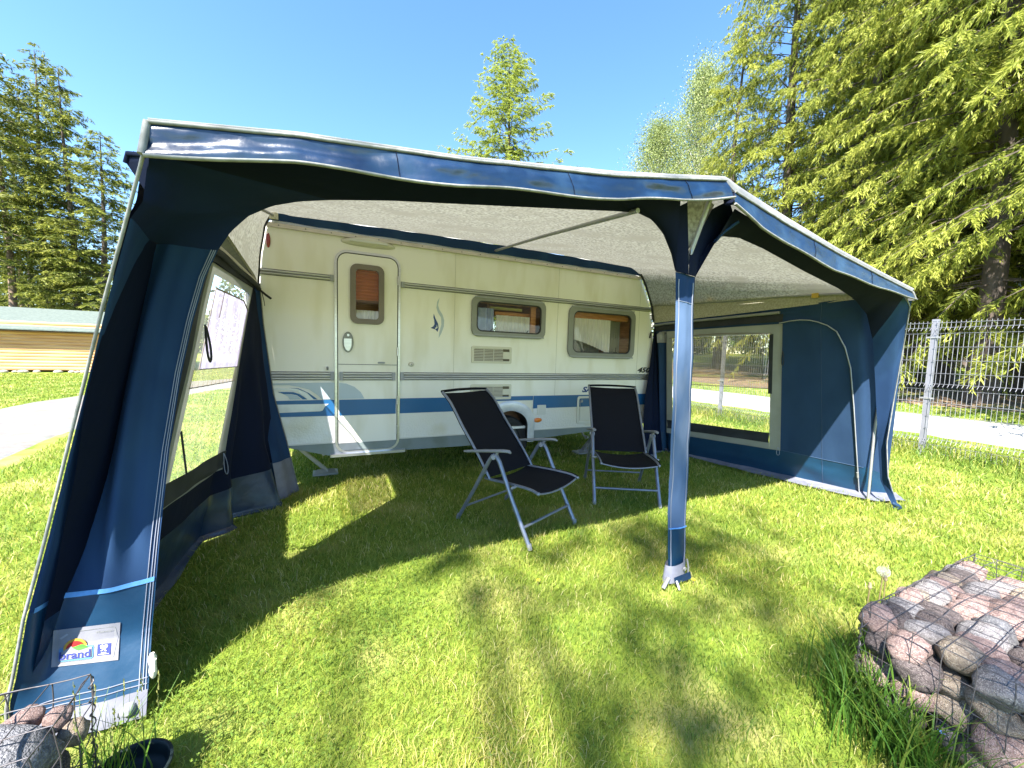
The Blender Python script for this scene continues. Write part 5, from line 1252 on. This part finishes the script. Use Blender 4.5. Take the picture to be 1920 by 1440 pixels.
for (loc, sc, rot, sh_, ci, lab) in [
    ((-.745, 1.315, .335), (.115, .120, .092), (.15, .1, -.3), 2, 4, 'very large bluish grey boulder filling the left wire basket'),
    ((-.745, 1.425, .375), (.042, .032, .036), (.1, .2, .4), 4, 0, 'round pinkish stone at the back of the left wire basket'),
    ((-.675, 1.420, .362), (.036, .030, .034), (.4, .1, 1.4), 5, 0, 'blunt pinkish stone beside the boulder under the lid corner of the left basket'),
    ((-.640, 1.405, .318), (.034, .036, .040), (.2, .5, .2), 1, 2, 'tan stone wedged into the rear corner of the left wire basket'),
    ((-.665, 1.27, .215), (.050, .085, .065), (.1, .1, .3), 3, 4, 'bluish stone below the boulder against the right mesh of the left basket'),
    ((-.72, 1.04, .30), (.09, .12, .085), (.3, .2, .1), 6, 1, 'grey stone near the front mesh of the left wire basket'),
    ((-1.00, 1.25, .33), (.13, .15, .09), (.1, .3, .8), 7, 1, 'broad grey stone behind the boulder in the left wire basket'),
    ((-.69, 1.38, .22), (.06, .06, .07), (.1, .3, .8), 0, 3, 'dark brown stone at the bottom rear corner of the left basket'),
    ((-.90, 1.37, .25), (.12, .08, .085), (.1, .3, .8), 8, 2, 'tan stone buried low in the left wire basket'),
    ((-.98, .95, .30), (.14, .12, .10), (.2, .1, .3), 5, 2, 'wide tan stone at the front of the left wire basket'),
    ((-1.28, 1.28, .30), (.14, .13, .11), (.2, .1, .9), 1, 3, 'dark stone in the middle of the left wire basket'),
    ((-1.30, 1.0, .31), (.13, .13, .11), (.2, .4, .2), 2, 1, 'grey stone in the front outer part of the left wire basket')]:
    stone(loc, sc, rot, sh_, ci, lab, 'stones in the left wire basket')
random.seed(8)
for i_, x_ in enumerate((-.72, -.93, -1.15, -1.38)):
    for j_, y_ in enumerate((.90, 1.12, 1.33)):
        stone((x_, y_, .115), (.105, .105, .10), (random.uniform(-.3, .3), random.uniform(-.3, .3), random.uniform(0, 3)), (i_ * 3 + j_) % 9, (1, 2, 0, 4)[(i_ + j_) % 4], 'stone in the bottom layer of the left wire basket', 'bottom stones of the left wire basket')
pot = MB()
def potf(u, v):
    r, z = pl([(.085, .0, 0), (.100, .085, 0), (.108, .088, 0), (.108, .098, 0), (.100, .099, 0), (.092, .05, 0), (.001, .045, 0)], v)[:2]
    return (-.560 + r * math.cos(2 * PI * u), 1.475 + r * math.sin(2 * PI * u), z - .01)
# ------------------------------------------------------------------ trees
def cards(P, D, L, Wd, tint, droop=0.0):
    """rhombic leaf cards: base P, direction D (unit), length L, width Wd"""
    n = len(P)
    up = rng.normal(0, 1, (n, 3)); side = np.cross(D, up); side /= np.linalg.norm(side, axis=1)[:, None] + 1e-9
    a = P; c = P + D * L[:, None]; c[:, 2] -= droop * L
    mid = P + D * (L * .45)[:, None]
    b = mid + side * (Wd / 2)[:, None]; d = mid - side * (Wd / 2)[:, None]
    Vv = np.stack([a, b, c, d], 1).reshape(-1, 3)
    return Vv, np.repeat(tint, 4)
def conifer_arrays(H, base, R0, whorls, per, twd, seed, droop=.35, up=.15, hang=.8, card=.20, cw=.055, ncard=5, power=.8, stub=True):
    r = np.random.default_rng(seed); py = random.Random(seed)
    Ps, Ds, Ls, Ws, Ts = [], [], [], [], []; wood = MB()
    lean = (py.uniform(-.02, .02), py.uniform(-.02, .02))
    ax = lambda z: np.array([lean[0] * z + .08 * math.sin(z * .4 + seed), lean[1] * z + .08 * math.cos(z * .33 + seed), z])
    tr = [tuple(ax(z)) for z in np.linspace(-.1, H, 14)]
    wood.tube(tr, [max(.012, .011 * H * (1 - z / H) ** .85 + .008) * (1.35 if z < .5 else 1) for z in np.linspace(0, H, 14)], 10)
    for w in range(whorls):
        t = (w + py.random()) / whorls; z = base + (H - base) * t
        prof = max(.0, (1 - t)) ** power * (.55 + .45 * min(1, t / .12)) 
        for b in range(per):
            L = R0 * prof * py.uniform(.62, 1.12) + .22
            az = py.uniform(0, 2 * PI); d = np.array([math.cos(az), math.sin(az), 0]); zz = z + py.uniform(-.3, .3); up_b = up + py.uniform(-.12, .12); dr_b = droop * py.uniform(.6, 1.4)
            o = ax(zz); n = max(3, int(L * twd))
            u_ = up_b * (.4 + t) ; dr = dr_b * (1.5 - 1.1 * t)
            s = np.sort(r.uniform(.10 if L < 1.5 else .16, 1, n) ** .85); rr = s * L
            pts = o + d[None] * rr[:, None]; pts[:, 2] += u_ * rr - dr * rr * s + .10 * dr * L * (s ** 4)
            q = [tuple(o + d * f * L + np.array([0, 0, u_ * f * L - dr * L * f * f + .10 * dr * L * f ** 4])) for f in (0, .3, .6, .95)]
            wood.tube(q, [.006 * L + .005, .0045 * L + .003, .003 * L + .001, .001], 4, cap=False)
            # twigs
            sd = r.choice([-1, 1], n); lat = np.stack([-d[1] * sd, d[0] * sd, np.zeros(n)], 1)
            mixf = r.uniform(.2, .9, n)[:, None]
            td = lat * (1 - mixf * .3) + d[None] * (mixf * .9) + np.array([0, 0, -1])[None] * (r.uniform(.1, 1, n) * hang)[:, None]
            td /= np.linalg.norm(td, axis=1)[:, None]
            tl = r.uniform(.22, .52, n) * (1.05 - .35 * s) * (.5 + .5 * min(1, L / 2)) 
            for k in range(ncard):
                f = (k + r.random(n)) / ncard
                P = pts + td * (tl * f)[:, None]; P[:, 2] -= hang * .25 * tl * f * f
                D = td + r.normal(0, .34, (n, 3)); D[:, 2] -= .35 * hang * r.random(n); D /= np.linalg.norm(D, axis=1)[:, None]
                Ps.append(P); Ds.append(D); Ls.append(card * r.uniform(.6, 1.3, n)); Ws.append(cw * r.uniform(.6, 1.4, n))
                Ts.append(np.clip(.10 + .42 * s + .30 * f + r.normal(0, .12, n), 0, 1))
    P = np.concatenate(Ps); D = np.concatenate(Ds); V_, T_ = cards(P, D, np.concatenate(Ls), np.concatenate(Ws), np.concatenate(Ts))
    return V_, T_, wood
def conifer(name, label, cat, mat, bark, group=None, **k):
    V_, T_, wood = conifer_arrays(**k)
    t = thing(name, label, cat, group=group)
    wood.build('trunk', M[bark], t)
    np_mesh('crown', V_, np.arange(len(V_)).reshape(-1, 4), T_, M[mat], t)
    return t
def broadleaf(name, label, cat, mat, bark, H, base, rx, n_clump, n_leaf, leaf, seed, group=None, hang=.3, trunk_r=.12, shape=1.0):
    r = np.random.default_rng(seed); py = random.Random(seed)
    t = thing(name, label, cat, group=group); wood = MB()
    if trunk_r: wood.tube([(.12 * math.sin(z * .5 + seed), .12 * math.cos(z * .4), z) for z in np.linspace(-.1, H * .95, 12)], [max(.01, trunk_r * (1 - z / 12) ** .9) for z in range(12)], 8)
    Ps, Ds, Ts = [], [], []
    for c in range(n_clump):
        f = py.random() ** .9; z = lerp(base, H * .98, f)
        R_ = rx * (math.sin(PI * (.12 + .86 * f) ** (.75 * shape)) ** .8) * py.uniform(.15, 1.0); az = py.uniform(0, 2 * PI)
        ce = np.array([R_ * math.cos(az), R_ * math.sin(az), z])
        st = (0, 0, max(base * .5, z - R_ * .9 - .3))
        wood.tube([st, (ce[0] * .5, ce[1] * .5, (st[2] + z) / 2 + .1), tuple(ce)], [.035 * R_ + .008, .02 * R_ + .005, .004], 4, cap=False)
        sg = py.uniform(.16, .34) * (rx / 2 + .3); m_ = int(n_leaf * py.uniform(.5, 1.4))
        p = ce + r.normal(0, 1, (m_, 3)) * np.array([sg, sg, sg * .8]); p[:, 2] -= hang * r.random(m_) ** 2 * 1.4
        d = r.normal(0, 1, (m_, 3)); d[:, 2] -= .5; d /= np.linalg.norm(d, axis=1)[:, None]
        Ps.append(p); Ds.append(d); Ts.append(np.clip(py.uniform(.2, .7) + r.normal(0, .2, m_), 0, 1))
    P = np.concatenate(Ps); n = len(P)
    P[:, 2] = np.maximum(P[:, 2], .05)
    V_, T_ = cards(P, np.concatenate(Ds), leaf * r.uniform(.7, 1.4, n), leaf * .62 * r.uniform(.7, 1.3, n), np.concatenate(Ts))
    if wood.v: wood.build('trunk', M[bark], t)
    np_mesh('crown', V_, np.arange(len(V_)).reshape(-1, 4), T_, M[mat], t)
    return t
def at(px, D):
    """ground point in the direction the photograph shows at column px, D metres from the camera"""
    rx_ = R @ np.array([px - 960, 30, 730.0]); rx_ /= math.hypot(rx_[0], rx_[1]); x, y = rx_[0] * D, rx_[1] * D
    return (x, y, ground_z(x, y) - .03)
GR = 'tall spruces beyond the gravel road'
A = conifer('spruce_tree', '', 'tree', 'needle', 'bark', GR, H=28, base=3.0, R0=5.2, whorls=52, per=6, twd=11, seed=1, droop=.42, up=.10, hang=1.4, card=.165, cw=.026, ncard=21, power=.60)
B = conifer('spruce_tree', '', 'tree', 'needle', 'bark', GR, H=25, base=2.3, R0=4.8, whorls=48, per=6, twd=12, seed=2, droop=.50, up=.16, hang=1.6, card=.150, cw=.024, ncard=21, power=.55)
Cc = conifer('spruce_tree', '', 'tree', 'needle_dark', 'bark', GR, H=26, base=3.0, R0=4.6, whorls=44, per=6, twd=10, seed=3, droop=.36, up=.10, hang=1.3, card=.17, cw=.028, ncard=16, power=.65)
def put(o, first, px, D, rz, sc, label, group=GR):
    p = at(px, D)
    if first:
        o.location = p; o.rotation_euler = (0, 0, rz); o.scale = (sc,) * 3; o['label'] = label; o['group'] = group; return o
    return dup(o, p, rz, sc, label, group)
put(A, True, 1455, 25, .3, 1.0, 'tall bushy spruce standing leftmost of the big spruces, next to the pale birches')
put(B, True, 1845, 17.5, 1.0, 1.0, 'bright green spruce with a thick bare trunk right of the fence post')
put(A, False, 1768, 21.5, 2.2, .92, 'spruce whose dark trunk shows just right of the fence post')
put(B, False, 1575, 22, 3.9, 1.1, 'tall spruce second from the birches, above the raised middle of the awning roof')
put(A, False, 1345, 29, 1.9, .80, 'slimmer spruce just behind the leftmost big spruce, above the kink of the awning roof')
put(A, False, 1665, 26, 5.2, 1.0, 'tall spruce above the right slope of the awning roof')
put(Cc, True, 1915, 20.5, .5, 1.05, 'shaded spruce at the right border with a light grey trunk')
put(B, False, 2080, 15.5, 5.0, 1.0, 'spruce outside the right border whose branches reach into the upper right corner')
put(B, False, 1985, 19.5, 2.6, 1.05, 'spruce just outside the right border, behind the corner one')
put(B, False, 1705, 21, 1.4, 1.0, 'bright spruce left of the fence post, over the low corner of the awning roof')
put(A, False, 1720, 34, 4.2, 1.15, 'tall spruce in the second row above the right awning corner')
put(Cc, False, 1815, 33, 3.0, 1.1, 'dark spruce in the second row between the fence trunks')
put(Cc, False, 1525, 35, 1.1, 1.2, 'spruce in the second row behind the leftmost big spruce')
put(Cc, False, 1620, 37, 4.1, 1.25, 'dark spruce in the second row over the roof slope')
put(Cc, False, 1960, 31, 2.0, 1.0, 'dark spruce in the second row near the right border')
GB = 'pale birches at the edge of the wood'
bi = broadleaf('birch_tree', 'pale green birch with the lower rounder crown, left of the tall spruces', 'tree', 'birchleaf', 'bark_birch', 21.5, 5, 4.2, 330, 210, .125, 5, GB, hang=1.0)
bi.location = at(1212, 38)
bi2 = dup(bi, at(1285, 41), 2.0, (1.0, 1.0, 1.27), 'taller pale birch rising behind the edge of the leftmost big spruce', GB)
bi3 = dup(bi, at(1168, 55), 4.0, .90, 'small distant birch top just above the awning roof', GB)
la = conifer('larch_tree', 'light green feathery larch standing alone above the awning roof', 'tree', 'larch', 'bark', None, H=21.0, base=3, R0=7.0, whorls=52, per=6, twd=10, seed=8, droop=.05, up=.34, hang=.5, card=.17, cw=.030, ncard=19, power=.74)
la.location = at(948, 26.0)
sm = conifer('young_larch', 'small yellow green conifer top peeking over the awning roof right of the larch', 'tree', 'larch', 'bark', None, H=13.2, base=2, R0=2.6, whorls=26, per=5, twd=7, seed=9, droop=.05, up=.3, hang=.4, card=.28, cw=.05, ncard=4)
sm.location = at(1076, 27)
GL = 'conifers behind the log shed'
P1 = conifer('pine_tree', 'tall thin pine with a long bare trunk at the left border', 'tree', 'needle_dark', 'bark_pine', GL, H=15.6, base=5.0, R0=2.3, whorls=24, per=4, twd=9, seed=12, droop=.22, up=.15, hang=.6, card=.26, cw=.06, ncard=4, power=.5)
P1.location = at(28, 33)
S1 = conifer('spruce_tree', 'dense spruce with the highest top behind the log shed', 'tree', 'needle_mid', 'bark', GL, H=16.4, base=3.4, R0=2.55, whorls=42, per=5, twd=11, seed=14, droop=.22, up=.20, hang=.8, card=.19, cw=.036, ncard=10, power=.62)
S1.location = at(104, 33)
dup(S1, at(150, 32), 2.1, (1.05, 1.05, .93), 'spruce behind the shed, second from the awning flap', GL)
dup(S1, at(196, 30.5), 4.0, (1.05, 1.05, .74), 'spruce behind the shed with blue shaded branches nearest the awning flap', GL)
dup(S1, at(64, 36), 3.1, (.8, .8, .95), 'slim spruce with a bare lower trunk right of the two pines', GL)
dup(P1, at(51, 37), 1.6, (.8, .8, .9), 'thinner pine behind the tall pine at the left border', GL)
dup(P1, at(-6, 32), 3.0, (1, 1, .98), 'pine cut off by the left border', GL)
S2 = conifer('spruce_tree', 'short dark spruce low between the trunks far behind the shed', 'tree', 'needle_dark', 'bark', 'dark spruces far behind the shed', H=9, base=.6, R0=2.6, whorls=26, per=6, twd=9, seed=16, droop=.25, up=.1, hang=.7, card=.26, cw=.07, ncard=4)
S2.location = at(8, 55)
for i, (px, D) in enumerate(((70, 58), (120, 52), (185, 56), (-60, 55))): dup(S2, at(px, D), i * 1.3, .8 + .1 * i, ['low dark spruce seen between the two pine trunks', 'low dark spruce seen under the spruce with the highest top', 'low dark spruce beside the awning flap far behind the shed', 'low dark spruce beyond the left border'][i], 'dark spruces far behind the shed')
# shrubs and dark wood edge beyond the forest floor
GS = 'leafy shrubs beyond the spruce trunks'
bu = broadleaf('leafy_shrub', 'bright leafy shrub left of the fence post, beyond the trunks', 'shrub', 'bush', 'bark', 3.6, .25, 2.0, 70, 80, .20, 21, GS, hang=.1, trunk_r=.04)
bu.location = at(1712, 35)
for i, (px, D, s) in enumerate(((1640, 40, 1.1), (1790, 39, 1.0), (1885, 34, .95), (1960, 37, 1.2), (1560, 46, 1.3), (1480, 50, 1.3), (1400, 55, 1.4), (1840, 46, 1.5), (1730, 48, 1.5), (2060, 40, 1.4), (1310, 56, 1.4))):
    dup(bu, at(px, D), i * 1.7, s, ['shrub seen past the awning edge', 'shrub between the two thick trunks', 'shrub right of the thickest trunk', 'shrub at the right border', 'shrub seen through the awning window, nearest the fence trunks', 'shrub seen through the middle of the awning window', 'shrub seen through the window beside the centre post', 'tall shrub far behind the thickest trunk', 'tall shrub far behind the fence post', 'shrub outside the right border', 'shrub behind the centre post'][i] + ', beyond the road', GS)
# far-off wood closing the horizon behind the shed and the caravan: one uncountable mass
n = 46000
a_ = np.radians(rng.uniform(38, 160, n)); d_ = rng.uniform(72, 92, n)
top = 8.5 + 3.2 * np.sin(a_ * 23) + 2.2 * np.sin(a_ * 61 + 1) + 1.4 * np.sin(a_ * 140)
zz = top * rng.random(n) ** .8
P = np.stack([d_ * np.cos(a_), d_ * np.sin(a_), zz + gz_np(d_ * np.cos(a_))], 1); D = rng.normal(0, 1, (n, 3)); D[:, 2] -= .6; D /= np.linalg.norm(D, axis=1)[:, None]
V_, T_ = cards(P, D, rng.uniform(.5, 1.1, n), rng.uniform(.25, .5, n), np.clip(rng.normal(.35, .2, n), 0, 1))
tag(np_mesh('distant_wood', V_, np.arange(len(V_)).reshape(-1, 4), T_, M['needle_dark']), kind='stuff')
# ------------------------------------------------------------------ flowers near the right basket
def flower(kind, x, y, h, dx, dy, label):
    f = thing({'clock': 'dandelion_clock', 'bud': 'dandelion_bud', 'yellow': 'dandelion', 'blue': 'blue_flower'}[kind], label, 'flower', (x, y, 0))
    m = MB(); m.tube([(0, 0, -.01), (dx * .4, dy * .4, h * .5), (dx, dy, h)], .0030 if kind != 'blue' else .0015, 6); m.build('stem', M['stem'], f)
    top = V((dx, dy, h))
    if kind == 'clock':
        m = MB(); m.ball(top, .0045, 8, 6)
        for i in range(150):
            zz = 1 - 2 * (i + .5) / 150; a = i * 2.39996; d = V((math.sqrt(1 - zz * zz) * math.cos(a), math.sqrt(1 - zz * zz) * math.sin(a), zz)); r_ = .023
            m.tube([top + d * .004, top + d * r_], .00022, 3, cap=False)
            e = top + d * r_; s1 = d.orthogonal().normalized(); s2 = d.cross(s1)
            for q in range(5):
                an = q * 2 * PI / 5 + i; o = s1 * math.cos(an) + s2 * math.sin(an)
                m.add([e, e + d * .004 + o * .0060 + s1 * .0004, e + d * .004 + o * .0060 - s1 * .0004], [(0, 1, 2)])
        m.build('seed_head', M['seed'], f)
    elif kind == 'bud':
        m = MB(); m.tube([top + V((0, 0, z)) for z in (-.006, 0, .006, .012, .018, .024, .028)], [.004, .008, .0088, .0075, .006, .0068, .004], 10); m.build('bud', M['bud'], f)
    else:
        m = MB(); R_, n = (.014, 26) if kind == 'yellow' else (.011, 12)
        for i in range(n):
            a = i * 2.4; l = R_ * (.6 + .4 * (i % 3) / 2); d = V((math.cos(a), math.sin(a), .35)); s = V((-math.sin(a), math.cos(a), 0))
            m.add([top, top + d * l * .6 + s * .0022, top + d * l, top + d * l * .6 - s * .0022], [(0, 1, 2, 3)])
        m.build('petals', M['yellow' if kind == 'yellow' else 'blueflower'], f)
    return f
flower('clock', 2.53, .90, .345, .045, .005, 'white dandelion seed head on a tall stem beside the stone basket')
flower('bud', 2.40, .895, .30, .02, .0, 'closed brownish dandelion bud, nearest to the basket corner')
flower('bud', 2.60, .90, .285, .02, .01, 'closed brownish dandelion bud on the far side of the seed head')
flower('yellow', 2.055, 1.60, .03, .0, .0, 'small yellow dandelion beside the foot of the centre post')
flower('blue', 1.90, .47, .16, -.02, .0, 'small blue flower in front of the right stone basket')
flower('yellow', 1.16, 1.98, .02, 0, 0, 'tiny yellow flower alone in the open lawn')
pot.grid(potf, 30, 24)
tag(pot.build('plant_pot', M['pot'], None, (0, 0, 0)), 'dark round plastic pot rim in the grass by the left stone basket', 'pot')
# a slender birch behind the photographer: its crown throws the soft mottled shade on the lawn
sb = broadleaf('birch_tree', 'slender birch behind the viewer whose thin crown mottles the front lawn with shade', 'tree', 'birchleaf', 'bark_birch', 19.0, 12.6, 2.1, 34, 22, .24, 33, None, hang=.5, trunk_r=.09)
sb.location = (1.1 - .65 * 15.5, 1.1 - .56 * 15.5, 0)
